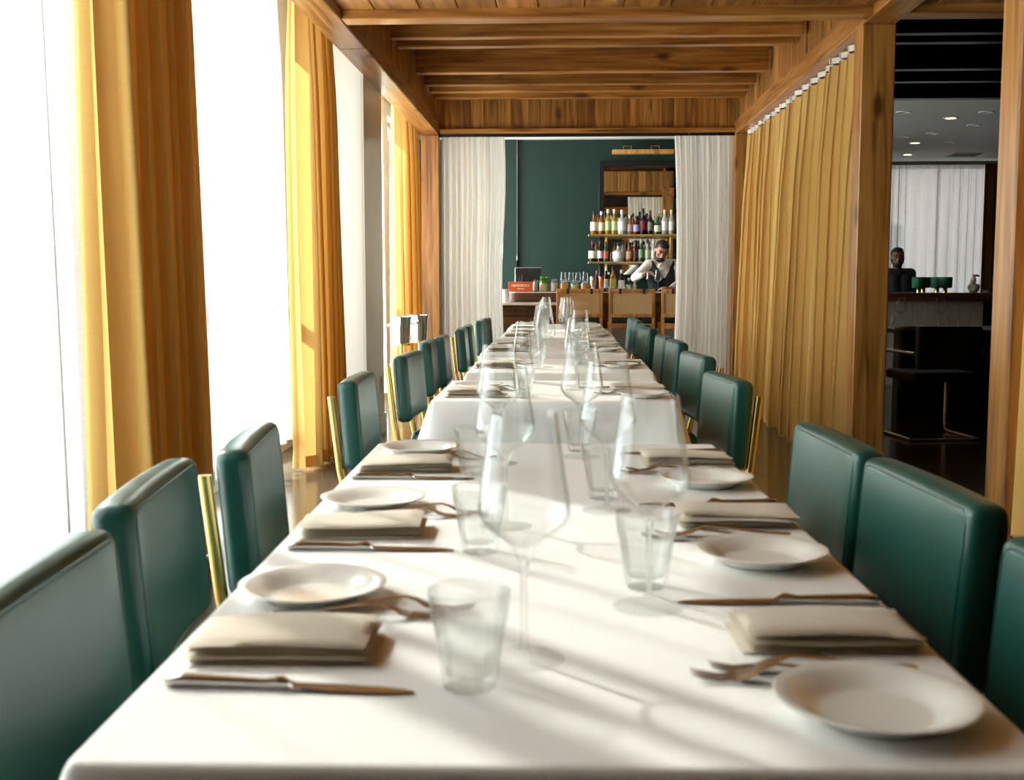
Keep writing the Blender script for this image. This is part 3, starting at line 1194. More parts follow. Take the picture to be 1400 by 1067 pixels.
# seat: (table index, side, which, napkin x, napkin y, plate, tumbler, wine); side -1 window side, +1 curtain side
SEATS = [
    (0, -1, 'nearest', -.275, 1.125, (-.292, 1.30), (-.084, 1.012), (-.037, 1.090)),
    (0, -1, 'middle', -.292, 1.665, (-.311, 1.845), (-.113, 1.535), (-.086, 1.70)),
    (0, -1, 'far', -.308, 2.235, (-.306, 2.425), (-.172, 2.17), (-.130, 2.30)),
    (0, 1, 'nearest', .268, 1.165, (.268, .958), (.102, 1.365), (.0985, 1.277)),
    (0, 1, 'middle', .262, 1.745, (.264, 1.497), (.070, 1.935), (.072, 1.825)),
    (0, 1, 'far', .252, 2.315, (.261, 2.070), (.038, 2.48), (.040, 2.395)),
]
for ti, ys in ((1, (3.80,)), (2, (5.05,)), (3, (6.20, 6.76)), (4, (7.84, 8.40)), (5, (9.22, 9.72))):
    cx = TABLES[ti][1]
    for side in (-1, 1):
        for k, y in enumerate(ys):
            wh = '' if len(ys) == 1 else ('nearer', 'farther')[k]
            j = lambda a=.015: _sj.uniform(-a, a)
            ny = y - .06 * (1 if side < 0 else -1)
            SEATS.append((ti, side, wh, cx + side * .265 + j(), ny + j(), (cx + side * .272 + j(), ny - side * .19 + j()),
                          (cx + side * .105 + j(), ny + side * .13 + j()), (cx + side * .075 + j(), ny + side * .04 + j())))
for si, (ti, side, wh, nx, ny, pl, tb, wg) in enumerate(SEATS):
    tn = TABLES[ti][0]
    sd = 'window side' if side < 0 else 'curtain side'
    where = '%s%s of the %s' % ((wh + ' ') if wh else '', 'place on the ' + sd, tn)
    base = TABLES[ti][4] + (0 if side < 0 else PI)
    jr = _sj.uniform(-.03, .03)
    place('napkin', NAPS[si % 3], nx, ny + (side * .014 if side < 0 else 0), base + jr, 'folded oatmeal linen napkin at the %s' % where)
    place('plate', PL, pl[0], pl[1], _sj.uniform(0, 6), 'round white side plate at the %s' % where)
    tag(put_wine(wg[0], wg[1], CZ, _sj.uniform(0, 6)), 'tall empty wine glass at the %s' % where, 'wine glass', GR['wine'])
    place('tumbler', TB, tb[0], tb[1], _sj.uniform(0, 6), 'faceted clear water tumbler at the %s' % where)
    kr = base + _sj.uniform(-.03, .03) - (.06 if si == 0 else 0)
    place('knife', KN, nx + (.028 if side < 0 else -.02), ny + side * (.128 if side < 0 else .132), kr, 'steel dinner knife at the %s' % where)
    fx = nx + (.055 if side < 0 else -.03)
    place('fork', FK, fx, ny - side * .098, base + _sj.uniform(-.05, .05), 'steel fork by napkin, %s' % where)
    place('fork', FK, fx + (.025 if side < 0 else -.02), ny - side * .126, base + _sj.uniform(-.09, .02), 'steel fork by plate, %s' % where, z=CZ + .0005)

# chairs
CH_L = [(-.327, 1.21, 4), (-.405, 1.82, 7), (-.388, 2.35, 7), (-.430, 3.81, 2), (-.425, 5.03, -2), (-.465, 6.14, 2), (-.450, 6.66, 2), (-.43, 7.76, 2), (-.43, 8.30, 3), (-.42, 9.40, 0), (-.41, 9.92, 0)]
CH_R = [(.335, 1.19, 4), (.330, 1.83, 4), (.304, 2.35, 3), (.292, 3.83, 6), (.332, 5.02, 6), (.350, 6.16, 2), (.335, 6.72, 2), (.325, 7.92, 5), (.345, 8.55, 2), (.345, 9.45, 2), (.350, 9.95, 2)]
CT = [(0, 'nearest'), (0, 'middle'), (0, 'far'), (1, ''), (2, ''), (3, 'nearer'), (3, 'farther'), (4, 'nearer'), (4, 'farther'), (5, 'nearer'), (5, 'farther')]
for side, lst in ((-1, CH_L), (1, CH_R)):
    for (x, y, deg), (ti, wh) in zip(lst, CT):
        lb = 'green leather chair with brass frame, %s%s of the %s' % ((wh + ' ') if wh else '', 'on the window side' if side < 0 else 'on the curtain side', TABLES[ti][0])
        lb = lb.replace('  ', ' ')
        chair(x, y, math.radians(deg) + (0 if side < 0 else PI), lb, GR['chair'])


# ------------------------------------------------------------------ bar at the far end
FW = Vector((-math.sin(YAW) * math.cos(PITCH), math.cos(YAW) * math.cos(PITCH), -math.sin(PITCH)))
RT = Vector((math.cos(YAW), math.sin(YAW), 0))
UP = RT.cross(FW)


def at(u, v, Y):
    """point of the vertical plane y=Y seen at photograph pixel (u, v)"""
    r = FW + RT * ((u - 700) / F_PX) - UP * ((v - 533.5) / F_PX)
    return Vector((0, 0, CAM_H)) + r * (Y / r.y)


BZ = 1.006
bar = empty('bar_counter', (0.9, 12.7, 0), 0, 'walnut bar counter with pale lower front behind the cane stools', 'bar')
# rounded left end of the thick top
pts = []
x0, x1, y0, y1, r = -0.62 - .9, 1.5, 0.0, 0.70, 0.16
for cx, cy, a0 in ((x0 + r, y0 + r, PI), ):
    for k in range(7):
        a = a0 + PI / 2 * k / 6
        pts.append((cx + r * math.cos(a), cy + r * math.sin(a)))
pts += [(x1, y0), (x1, y1), (x0, y1)]
MB().prism(pts, .898, BZ - .008).build('counter_edge', M['dark_wood_x'], bar)
MB().prism([(p[0] + (.004 if p[0] > 0 else -.004), p[1] - .004) for p in pts], BZ - .008, BZ).build('counter_top', M['marble'], bar)
MB().box(-.62, 1.5, .09, .12, .60, .898).build('upper_panel', M['dark_wood_x'], bar)
lp = MB().box(-.62, 1.5, .10, .12, .10, .60).build('lower_panel', M['grey_panel'], bar)
for k in range(14):
    MB().box(-.61 + k * .15, -.61 + k * .15 + .146, .09, .10, .10, .598, .002).build('panel_board', M['grey_panel'], lp)
MB().box(-.62, 1.5, .14, .60, 0, .10).build('plinth', M['black'], bar)
MB().tube([(-.5, .02, .22), (1.5, .02, .22)], .018, 10).build('foot_rail', M['brass'], bar, smooth=60)

cab = empty('service_cabinet', (-.62, 12.55, 0), 0, 'low service cabinet with white worktop left of the bar', 'cabinet')
MB().box(-.50, .90, 0, .55, .862, .892, .004).build('worktop', M['marble'], cab)
MB().box(-.48, -.455, .03, .53, 0, .862).box(-.11, -.08, .03, .53, 0, .862).box(-.455, -.11, .50, .53, 0, .862).build('shelf_bay', M['dark_wood_z'], cab)
MB().box(-.455, -.11, .04, .50, .60, .622).build('shelf', M['grey_panel'], cab)
MB().box(-.455, -.11, .04, .50, .05, .075).build('shelf', M['grey_panel'], cab)
MB().box(-.08, .88, .06, .53, 0, .862).build('body', M['dark_wood_x'], cab)
for k in range(3):
    for z0, z1 in ((.74, .855), (.40, .735), (.06, .395)):
        d = MB().box(-.075 + k * .32, -.075 + k * .32 + .312, .035, .06, z0, z1, .003).build('drawer', M['dark_wood_x'], cab)
        MB().lathe([(.006, 0), (.006, .012), (.014, .018), (.012, .026), (0, .028)], 12).move(Matrix.Translation((-.075 + k * .32 + .156, .035, (z0 + z1) / 2)) @ Matrix.Rotation(PI / 2, 4, 'X')).build('knob', M['black'], d, smooth=50)
tag(MB().box(-.12, .12, -.12, .12, 0, .16, .02, 2).build('storage_bin', M['blue'], None, 40, (-.905, 12.85, .075)), 'dark blue bin on the low shelf of the service cabinet', 'bin')
o = empty('folded_towels', (-.90, 12.80, .622), 0, 'pale folded towels on the upper shelf of the service cabinet', 'towels')
for k, (cc, dx) in enumerate((('cream', 0), ('white_paint', .01), ('leaf', -.02), ('cream', .005))):
    MB().box(-.11 + dx, .11 + dx, -.1, .1, k * .035, k * .035 + .034, .014, 3).build('towel', M[cc], o, 60)


# stools with cane backs
def make_stool():
    root = empty('bar_stool')
    W = .49
    # sitter faces +y (the bar); the back stands towards -y
    bf = MB()
    y = -.20
    zb, zt = .745, 1.045
    bf.box(-W / 2, W / 2, y - .016, y + .016, zt - .045, zt, .006, 2)
    bf.box(-W / 2, W / 2, y - .016, y + .016, zb, zb + .04, .006, 2)
    bf.box(-W / 2, -W / 2 + .042, y - .0155, y + .0155, zb + .001, zt - .001, .006, 2)
    bf.box(W / 2 - .042, W / 2, y - .0155, y + .0155, zb + .001, zt - .001, .006, 2)
    back = bf.build('back_frame', M['oak'], root, 50)
    cn = MB()
    xa, xb, za, zc = -W / 2 + .04, W / 2 - .04, zb + .038, zt - .043
    n = 30
    for k in range(n):
        x = xa + (xb - xa) * (k + .5) / n
        cn.box(x - .0032, x + .0032, y - .003, y - .001, za, zc)
    m = 16
    for k in range(m):
        z = za + (zc - za) * (k + .5) / m
        cn.box(xa, xb, y - .001, y + .001, z - .0032, z + .0032)
    for k in range(-m, n, 2):
        p = (xb - xa) / n
        xs, xe = xa + k * p, xa + (k + m) * p
        t0 = max(0, (xa - xs) / (xe - xs))
        t1 = min(1, (xb - xs) / (xe - xs))
        if t1 <= t0:
            continue
        for sgn in (1, -1):
            zs, ze = (za, zc) if sgn > 0 else (zc, za)
            a = Vector((xs + (xe - xs) * t0, y + .002, zs + (ze - zs) * t0))
            b = Vector((xs + (xe - xs) * t1, y + .002, zs + (ze - zs) * t1))
            cn.tube([a, b], .0022, 4)
    tag(cn.build('cane_panel', M['cane'], back), kind='stuff')
    for x in (-.125, .125):
        MB().box(x - .013, x + .013, y - .021, y + .021, zt - .052, zt + .004, .003).build('strap', M['black_cushion'], root)
    rounded_slab(.45, .43, .06, .022).move(Matrix.Translation((0, 0.02, .715)) @ Matrix.Rotation(PI / 2, 4, 'Z')).build('seat_cushion', M['black_cushion'], root, 179)
    sf = MB()
    sf.box(-W / 2, W / 2, -.215, -.185, .625, .685, .004).box(-W / 2, W / 2, .205, .235, .625, .685, .004)
    sf.box(-W / 2, -W / 2 + .03, -.185, .205, .626, .684, .004).box(W / 2 - .03, W / 2, -.185, .205, .626, .684, .004)
    sf.build('seat_frame', M['oak'], root)
    for sx in (-1, 1):
        for yy, zz in ((-.20, .745), (.22, .626)):
            x = sx * (W / 2 - .018)
            MB().box(x - .017, x + .017, yy - .015, yy + .015, 0, zz, .004).build('leg', M['oak'], root)
    MB().box(-W / 2 + .035, W / 2 - .035, .21, .232, .26, .285, .003).build('foot_rest', M['brass'], root)
    MB().box(-W / 2 + .035, W / 2 - .035, -.21, -.19, .34, .362, .003).build('stretcher', M['oak'], root)
    return root


st = make_stool()
for k, u in enumerate((792.5, 864, 936)):
    o = st if k == 0 else copy_tree(st)
    p = at(u, 420, 12.1)
    o.location = (p.x, 12.3, 0)
    o.rotation_euler = (0, 0, 0)
    tag(o, ['cane backed bar stool straight behind the wine glasses', 'cane backed bar stool in front of the bartender', 'cane backed bar stool half hidden by the right voile curtain'][k], 'bar stool', 'cane stools at the bar')

# mirror, shelves, picture shelf
mp0, mp1 = at(819, 221, 14.88), at(931, 221, 14.88)
mir = empty('wall_mirror', (mp0.x, 14.86, 1.15), 0, 'large black framed mirror on the green wall', 'mirror')
MW, MH, ft = 1.45, mp0.z - 1.15, .065
MB().box(ft, MW - ft, .012, .02, ft, MH - ft).build('mirror_glass', M['mirror'], mir)
fr = MB()
fr.box(0, ft, -.01, .03, 0, MH, .006).box(MW - ft, MW, -.01, .03, 0, MH, .006).box(ft, MW - ft, -.009, .03, MH - ft, MH, .006).box(ft, MW - ft, -.009, .03, 0, ft, .006)
fr.build('frame', M['black_paint'], mir)
SH_Y = 14.55
s1, s2 = at(804, 321, SH_Y), at(804, 358, SH_Y)
rack = empty('bottle_rack', (s1.x, SH_Y, 0), 0, 'brass bottle rack with two shelves in front of the mirror', 'shelf')
RL = 1.95
for z in (s1.z, s2.z):
    MB().box(0, RL, -.10, .17, z - .028, z, .004).build('shelf', M['brass'], rack)
for x in (.24, 1.05, 1.86):
    MB().box(x - .012, x + .012, .10, .124, .90, s1.z - .028, .003).build('upright', M['brass'], rack)
bc = empty('back_counter', (0, 14.35, 0), 0, 'dark back counter under the bottle rack', 'counter')
MB().box(-.55, 2.5, .0, .50, .86, .90).build('worktop', M['black_paint'], bc)
for k in range(5):
    MB().box(-.53 + k * .6, -.53 + k * .6 + .59, .03, .48, 0, .86, .004).build('cabinet_door', M['black_paint'], bc)
ps = at(837, 205, 14.72)
pe = at(921, 205, 14.72)
sh = empty('picture_light', (ps.x, 14.72, ps.z), 0, 'slim timber picture light mounted above the mirror', 'light')
MB().box(0, pe.x - ps.x, -.05, .05, -.055, 0, .005).build('timber_bar', M['oak'], sh)
for x in (.19, .54):
    br = MB().box(x - .055, x + .055, -.03, .03, .038, .046, .002).box(x - .055, x - .045, -.03, .03, 0, .038).box(x + .045, x + .055, -.03, .03, 0, .038)
    br.box(x - .03, x + .03, .05, .18, -.04, -.02)
    br.build('bracket', M['copper'], sh)
cp = at(707, 188, 14.8)
o = empty('pull_cord', (cp.x, 14.8, 0), 0, 'thin white pull cord hanging down the green wall', 'cord')
MB().tube([(0, 0, 2.98), (0, 0, 1.45)], .0015, 6).build('cord', M['white_paint'], o)
MB().lathe([(.003, 1.46), (.008, 1.44), (.008, 1.40), (0, 1.395)], 10).build('toggle', M['white_paint'], o, 60)


# bottles: glass, label, cap
_bn = {}


def bottle(u, wpx, hpx, base_v, Y, z, col, lab, cap, label, group, kind='round', lab_h=(.16, .52)):
    p = at(u, base_v, Y)
    sc = Y / F_PX
    r = wpx * sc / 2
    H = hpx * sc
    o = empty('bottle', (p.x, Y, z), 0, label, 'bottle', group)
    nr = min(r * .36, .016)
    if kind == 'round':
        pr = [(0, 0), (r * .95, 0), (r, .006), (r, H * .55), (r * .93, H * .60), (nr * 1.3, H * .72), (nr, H * .78), (nr, H * .90)]
    elif kind == 'flask':
        pr = [(0, 0), (r * .9, 0), (r, .01), (r * .98, H * .42), (r * .75, H * .54), (nr * 1.4, H * .62), (nr * 1.1, H * .70), (nr * 1.1, H * .86)]
    else:
        pr = [(0, 0), (r * .98, 0), (r, .004), (r, H * .62), (r * .9, H * .66), (nr * 1.2, H * .70), (nr, H * .74), (nr, H * .90)]
    MB().lathe(pr, 16, cap=False).build('glass', bottle_glass(col), o, 50)
    rl = r * 1.012
    MB().lathe([(rl, H * lab_h[0]), (rl, H * lab_h[1])], 16, cap=False).build('paper_label', paper(lab), o, 60)
    zc = pr[-1][1]
    MB().lathe([(nr * 1.12, zc - H * .06), (nr * 1.15, H * .995), (nr * .9, H), (0, H)], 12, cap=False).build('cap', paper(cap), o, 50)
    return o


AMB, CLR, GRN, DRK, RED, YEL = (.42, .16, .03), (.70, .70, .62), (.05, .16, .05), (.03, .014, .010), (.20, .02, .02), (.55, .38, .05)
CRM, WHT, BLK, LGR, TAN, PUR = (.80, .72, .52), (.85, .84, .80), (.015, .015, .015), (.55, .62, .30), (.55, .32, .16), (.40, .36, .55)
TOP = [(812, 10, 32, AMB, CRM, BLK, 'flask', 'amber squat bottle with cream label'), (822, 8.5, 31, AMB, CRM, WHT, 'round', 'amber bottle with tall cream label'),
       (831, 8.5, 34, YEL, LGR, WHT, 'round', 'pale yellow bottle with green label'), (839.5, 8.5, 34, YEL, LGR, WHT, 'round', 'yellow green labelled bottle'),
       (850, 12, 33, CLR, WHT, WHT, 'square', 'wide clear bottle with white label'), (860.5, 6.5, 26, TAN, (.75, .5, .45), WHT, 'round', 'slim pink labelled bottle'),
       (870, 9.5, 25, RED, PUR, BLK, 'flask', 'dark red bottle with lilac label'), (879, 9, 35, DRK, RED, BLK, 'flask', 'black bottle with round stopper'),
       (888.5, 8, 32, DRK, (.25, .22, .2), RED, 'round', 'dark bottle with red cap'), (898.5, 9.5, 23, GRN, CRM, GRN, 'square', 'short green bottle with cream label'),
       (908.5, 9, 33, CLR, WHT, CRM, 'round', 'clear bottle with white label and cream cap'), (917.5, 8, 33, CLR, WHT, CRM, 'round', 'clear bottle half behind the right voile')]
for k, (u, wp, hp, c, l, cp_, kd, ds) in enumerate(TOP):
    bottle(u, wp, hp, 321, SH_Y - .03, s1.z, c, l, cp_, '%s, %s from the left on the top shelf' % (ds, ORD[k]), 'bottles on the top shelf', kd)
for k, (u, hp, c, l, cp_) in enumerate([(817, 28, AMB, CRM, BLK), (826.5, 30, AMB, TAN, BLK), (835.5, 31, CLR, WHT, BLK), (844, 30, AMB, CRM, BLK), (855.5, 29, CLR, LGR, BLK), (865.5, 29, TAN, TAN, BLK), (874.5, 28, DRK, TAN, BLK), (884, 29, DRK, RED, BLK), (903.5, 28, AMB, CRM, CRM)]):
    bottle(u, 6.5, hp, 321, SH_Y + .11, s1.z, c, l, cp_, 'slim rear bottle on the top shelf, %s from the left' % ORD[k], 'rear bottles on the top shelf')
MID = [(810, 11, 28, DRK, CRM, RED, 'flask', 'dark bottle with cream label and red cap'), (820, 8, 28, DRK, WHT, RED, 'round', 'dark slim bottle with white label'),
       (828, 7, 27, GRN, (.6, .12, .1), RED, 'round', 'green bottle with red label'), (845, 15, 26, CLR, (.72, .72, .66), BLK, 'flask', 'wide clear decanter bottle'),
       (860, 10, 26, AMB, TAN, BLK, 'flask', 'brown bottle with tan label'), (868.5, 7.5, 29, RED, (.12, .03, .03), BLK, 'square', 'deep red square bottle'),
       (876.5, 9, 31, GRN, (.2, .3, .2), (.3, .35, .3), 'flask', 'green round shouldered bottle'), (885, 8, 30, CLR, LGR, BLK, 'flask', 'clear bottle with pale green label'), (893, 7, 29, CLR, WHT, WHT, 'round', 'clear bottle by the bartender')]
for k, (u, wp, hp, c, l, cp_, kd, ds) in enumerate(MID):
    bottle(u, wp, hp, 357, SH_Y - .03, s2.z, c, l, cp_, '%s, %s from the left on the lower shelf' % (ds, ORD[k]), 'bottles on the lower shelf', kd)
for k, (u, hp, c, l, cp_) in enumerate([(815, 27, AMB, WHT, BLK), (841, 26, AMB, CRM, BLK), (851, 27, CLR, WHT, BLK), (864.5, 27, DRK, TAN, BLK), (872.5, 28, DRK, TAN, BLK)]):
    bottle(u, 6.5, hp, 357, SH_Y + .11, s2.z, c, l, cp_, 'slim rear bottle on the lower shelf, %s from the left' % ORD[k], 'rear bottles on the lower shelf')
LOW = [(815.5, 5.5, 29, 12.98, RED, RED, (.6, .25, .2), 'round', 'dark red bottle between the steel and copper shakers'), (820, 5, 34, 13.15, DRK, BLK, BLK, 'round', 'thin black bottle behind the copper shaker'),
       (828.5, 6, 34, 13.05, DRK, WHT, WHT, 'round', 'dark bottle with white cap right of the copper shaker'), (838, 8.5, 34, 13.08, YEL, (.72, .55, .12), BLK, 'round', 'bottle with bright yellow label on the bar'),
       (849.5, 9, 30, 13.08, DRK, WHT, WHT, 'round', 'black bottle with white label on the bar'), (859.5, 8, 19, 13.08, GRN, (.5, .5, .4), CRM, 'flask', 'small green bottle beside the white labelled one'), (867.5, 5, 16, 13.08, CRM, TAN, CRM, 'round', 'small cream capped bottle before the bartender')]
for k, (u, wp, hp, Y, c, l, cp_, kd, ds) in enumerate(LOW):
    bottle(u, wp, hp, 397, Y, BZ, c, l, cp_, ds, 'bottles standing on the bar', kd)

# things on the bar, left to right
o = empty('bar_caddy', (at(712, 397, 12.88).x, 12.88, BZ), 0, 'orange bar caddy with cream lettering on the bar', 'caddy')
cw, chh = .275, .115
MB().box(-cw / 2, cw / 2, -.06, -.05, 0, chh, .002).box(-cw / 2, cw / 2, .05, .06, 0, chh, .002).box(-cw / 2, -cw / 2 + .01, -.05, .05, 0, chh).box(cw / 2 - .01, cw / 2, -.05, .05, 0, chh).box(-cw / 2 + .01, cw / 2 - .01, -.05, .05, 0, .008).build('box', M['orange'], o)


def lettering(txt, size, loc, parent, name='lettering', mat='cream', rot=(PI / 2, 0, 0)):
    cu = bpy.data.curves.new('t', 'FONT')
    cu.body = txt
    cu.size = size
    cu.align_x = 'CENTER'
    cu.align_y = 'CENTER'
    cu.extrude = .0008
    cu.offset = .0008
    t = bpy.data.objects.new('tmp', cu)
    COL.objects.link(t)
    me = bpy.data.meshes.new_from_object(t.evaluated_get(bpy.context.evaluated_depsgraph_get()))
    bpy.data.objects.remove(t)
    me.materials.clear()
    me.materials.append(M[mat])
    return link(name, me, parent, loc, rot)


lettering("HENDRICK'S", .036, (0, -.0612, .072), o)
lettering("\u2013 GIN BAR \u2013", .017, (0, -.0612, .036), o)
for k, (x, h) in enumerate(((-.10, .16), (-.065, .19), (-.03, .17), (.0, .185))):
    MB().tube([(x, .0, .01), (x + .02, .01, h)], .006, 8).build('bar_tool', M['black'], o, 60)
a, b = at(704, 366, 13.2), at(740, 383, 13.2)
o = empty('till_screen', ((a.x + b.x) / 2, 13.2, BZ), 0, 'black till screen with a thin metal rim behind the orange caddy', 'till')
hw = (b.x - a.x) / 2
MB().box(-hw, hw, -.012, .012, .10, a.z - BZ, .004).build('rim', M['steel'], o)
MB().box(-hw + .006, hw - .006, -.015, -.012, .106, a.z - BZ - .006).build('screen', M['black'], o)
MB().box(-.06, .06, -.02, .05, 0, .012).box(-.02, .02, .0, .02, .012, .11).build('stand', M['black'], o)
MB().box(-.13, .13, -.10, -.03, .0, .10, .006).build('keypad', M['black'], o)


def jar(u, wpx, hpx, fill, label, Y=12.92, lid=True):
    p = at(u, 397, Y)
    s = Y / F_PX
    r, H = wpx * s / 2, hpx * s
    o = empty('glass_jar', (p.x, Y, BZ), 0, label, 'jar', 'garnish jars on the bar')
    MB().lathe([(0, .002), (r * .9, .0), (r, .01), (r, H * .66), (r * .78, H * .78), (r * .8, H * .84), (r * .77, H * .84), (r * .74, H * .78), (r * .95, H * .65), (r * .95, .012), (0, .010)], 20, cap=False).build('glass', M['glass_thick'], o, 50)
    MB().lathe([(0, .013), (r * .93, .013), (r * .93, H * .62), (r * .7, H * .68), (0, H * .66)], 14, cap=False).build('filling', M[fill], o, 50)
    if lid:
        MB().lathe([(r * .84, H * .83), (r * .86, H * .9), (r * .6, H * .97), (r * .2, H), (0, H)], 20, cap=False).build('lid', M['glass_thick'], o, 50)
        MB().tube([(r * .83 * math.cos(t * PI / 8), r * .83 * math.sin(t * PI / 8), H * .82) for t in range(16)], .0025, 5, closed=True).build('clip_wire', M['steel'], o, 60)
    return o


jar(732, 7, 17, 'pale_fill', 'small pale jar beside the orange caddy', 12.98)
jar(743.5, 13, 17, 'lime_fill', 'jar of pale wedges under the leafy herbs', lid=False)
jar(757.5, 11, 18, 'pale_fill', 'lidded jar of pale garnish right of the herb jar')
jar(771, 13, 17, 'amber_fill', 'lidded jar of orange pieces left of the cane stool top')
jar(785.5, 12, 15, 'lime_fill', 'lidded jar of lime garnish behind the cane stool top')
jar(799.5, 13, 15, 'amber_fill', 'lidded jar of orange slices left of the steel shaker')
# herbs: leaves one by one
hp_ = at(742, 384, 12.92)
o = empty('herb_bunch', (hp_.x, 12.92, BZ + .10), 0, 'bright green herb bunch standing in a jar on the bar', 'herbs')
hr = random.Random(4)
for k in range(26):
    a, e, l = hr.uniform(0, 2 * PI), hr.uniform(.15, 1.2), hr.uniform(.05, .10)
    d = Vector((math.cos(a) * math.cos(e), math.sin(a) * math.cos(e), math.sin(e)))
    sd = d.cross(Vector((0, 0, 1))).normalized() * l * .32
    b0 = Vector((hr.uniform(-.02, .02), hr.uniform(-.02, .02), hr.uniform(-.01, .04)))
    c0 = b0 + d * l * .55 + Vector((0, 0, .006))
    MB().add([b0, c0 + sd, b0 + d * l, c0 - sd, c0 + Vector((0, 0, .004))], [(0, 1, 4), (1, 2, 4), (2, 3, 4), (3, 0, 4)]).build('leaf', M['leaf'], o)
MB().tube([(0, 0, -.06), (0.004, 0, .0), (.006, .002, .04)], .005, 6).build('stem', M['leaf'], o, 60)
for k, u in enumerate((770, 780.5, 790, 800)):
    p = at(u, 397, 13.12)
    o = put_wine(p.x, 13.12, BZ, k, (.86, .86, .92))
    tag(o, '%s of four stemmed glasses in a row behind the garnish jars' % ['leftmost', 'second', 'third', 'rightmost'][k], 'wine glass', 'glasses behind the jars')


def shaker(u, mat, label, Y=12.9):
    p = at(u, 397, Y)
    o = empty('cocktail_shaker', (p.x, Y, BZ), 0, label, 'shaker')
    MB().lathe([(0, 0), (.026, 0), (.028, .006), (.036, .115), (.0365, .12)], 20, cap=False).build('lower_tin', M[mat], o, 50)
    MB().lathe([(.035, .118), (.0365, .121), (.0335, .165), (.031, .172), (0, .173)], 20, cap=False).build('upper_tin', M[mat], o, 50)


shaker(810.5, 'steel', 'steel cocktail shaker on the bar left of the dark red bottle')
shaker(822, 'copper', 'copper cocktail shaker on the bar right of the dark red bottle')
for k, u in enumerate((831, 838, 845, 852, 859, 866)):
    p = at(u, 397, 12.84)
    tag(link('shot_glass', MB().lathe([(0, 0), (.016, 0), (.019, .004), (.023, .062), (.0215, .062), (.0175, .012), (0, .010)], 16, cap=False).mesh('shot_glass', M['glass_thick'], 50), None, (p.x, 12.84, BZ)), 'small clear shot glass, %s from the left behind the second stool' % ORD[k], 'glass', 'shot glasses on the bar')
p = at(899.5, 397, 12.85)
tag(put_wine(p.x, 12.85, BZ), 'stemmed glass on the bar in front of the bartender waistcoat', 'wine glass')
p = at(691.5, 409, 12.68)
o = empty('paper_cup', (p.x, 12.66, .892), 0, 'white paper cup on the white worktop left of the bar', 'cup')
MB().lathe([(0, 0), (.031, 0), (.040, .14), (.0415, .143), (.040, .146), (.036, .143), (.029, .006), (0, .006)], 20, cap=False).build('cup', M['white_paint'], o, 50)
p = at(685, 409, 12.68)
o = empty('candle_glass', (p.x, 12.70, .892), 0, 'tall amber glass beside the white paper cup', 'glass')
MB().lathe([(0, 0), (.022, 0), (.024, .12), (.022, .12), (.020, .008), (0, .008)], 16, cap=False).build('glass', M['glass_thick'], o, 50)
MB().lathe([(0, .01), (.019, .01), (.019, .07), (0, .07)], 12, cap=False).build('liquid', M['amber_fill'], o, 50)


# ------------------------------------------------------------------ people
def hand_volumes(mb, wrist, tip_dir, palm_n, curl, s=1.0, thumb=1):
    """palm and five fingers; tip_dir along the hand, palm_n out of the palm, thumb=+1/-1 side"""
    d = Vector(tip_dir).normalized()
    nrm = Vector(palm_n)
    nrm = (nrm - d * nrm.dot(d)).normalized()
    side = d.cross(nrm) * thumb
    w = Vector(wrist)
    for k, (off, ln) in enumerate(((.030, .072), (.011, .082), (-.008, .076), (-.026, .060))):
        base = w + d * .085 * s + side * off * s
        mb.capsule(w + d * .012 * s + side * off * .6 * s, base, .015 * s, .0115 * s, 8, 3)
        p = base
        dd = d.copy()
        for j, f in enumerate((.45, .32, .23)):
            dd = (dd * math.cos(curl) + nrm * math.sin(curl)).normalized() if j else (dd * math.cos(curl * .7) + nrm * math.sin(curl * .7)).normalized()
            q = p + dd * ln * f * s
            mb.capsule(p, q, (.0092 - .0006 * j) * s, (.0086 - .0006 * j) * s, 8, 3)
            p = q
    b = w + d * .022 * s + side * .026 * s
    q = b + (d * .6 + side * .75 + nrm * .3).normalized() * .045 * s
    mb.capsule(b, q, .0135 * s, .0105 * s, 8, 3)
    mb.capsule(q, q + (d * .95 + nrm * .45).normalized() * .032 * s, .010 * s, .008 * s, 8, 3)


def head_volumes(mb, c, R, s=1.0):
    """head around centre c, R maps (right, forward, up) of the face to the world"""
    def P(x, y, z):
        return Vector(c) + R @ Vector((x * s, y * s, z * s))
    mb.ellipsoid(P(0, -.012, .028), (.074 * s, .092 * s, .092 * s), 20, 14, R)
    mb.ellipsoid(P(0, .018, -.045), (.056 * s, .064 * s, .070 * s), 18, 12, R)
    mb.ellipsoid(P(0, .058, -.092), (.026 * s, .022 * s, .020 * s), 12, 8, R)
    mb.capsule(P(0, .080, .012), P(0, .100, -.026), .009 * s, .013 * s, 8, 3)
    mb.ellipsoid(P(0, .088, -.031), (.018 * s, .012 * s, .009 * s), 10, 8, R)
    mb.ellipsoid(P(0, .078, -.058), (.026 * s, .012 * s, .008 * s), 10, 8, R)
    mb.capsule(P(-.045, .070, .026), P(.045, .070, .026), .013 * s, .013 * s, 8, 3)
    for sx in (-1, 1):
        mb.ellipsoid(P(sx * .076, -.012, -.008), (.010 * s, .022 * s, .034 * s), 10, 8, R)
        mb.ellipsoid(P(sx * .040, .052, -.030), (.022 * s, .020 * s, .022 * s), 10, 8, R)
    return P


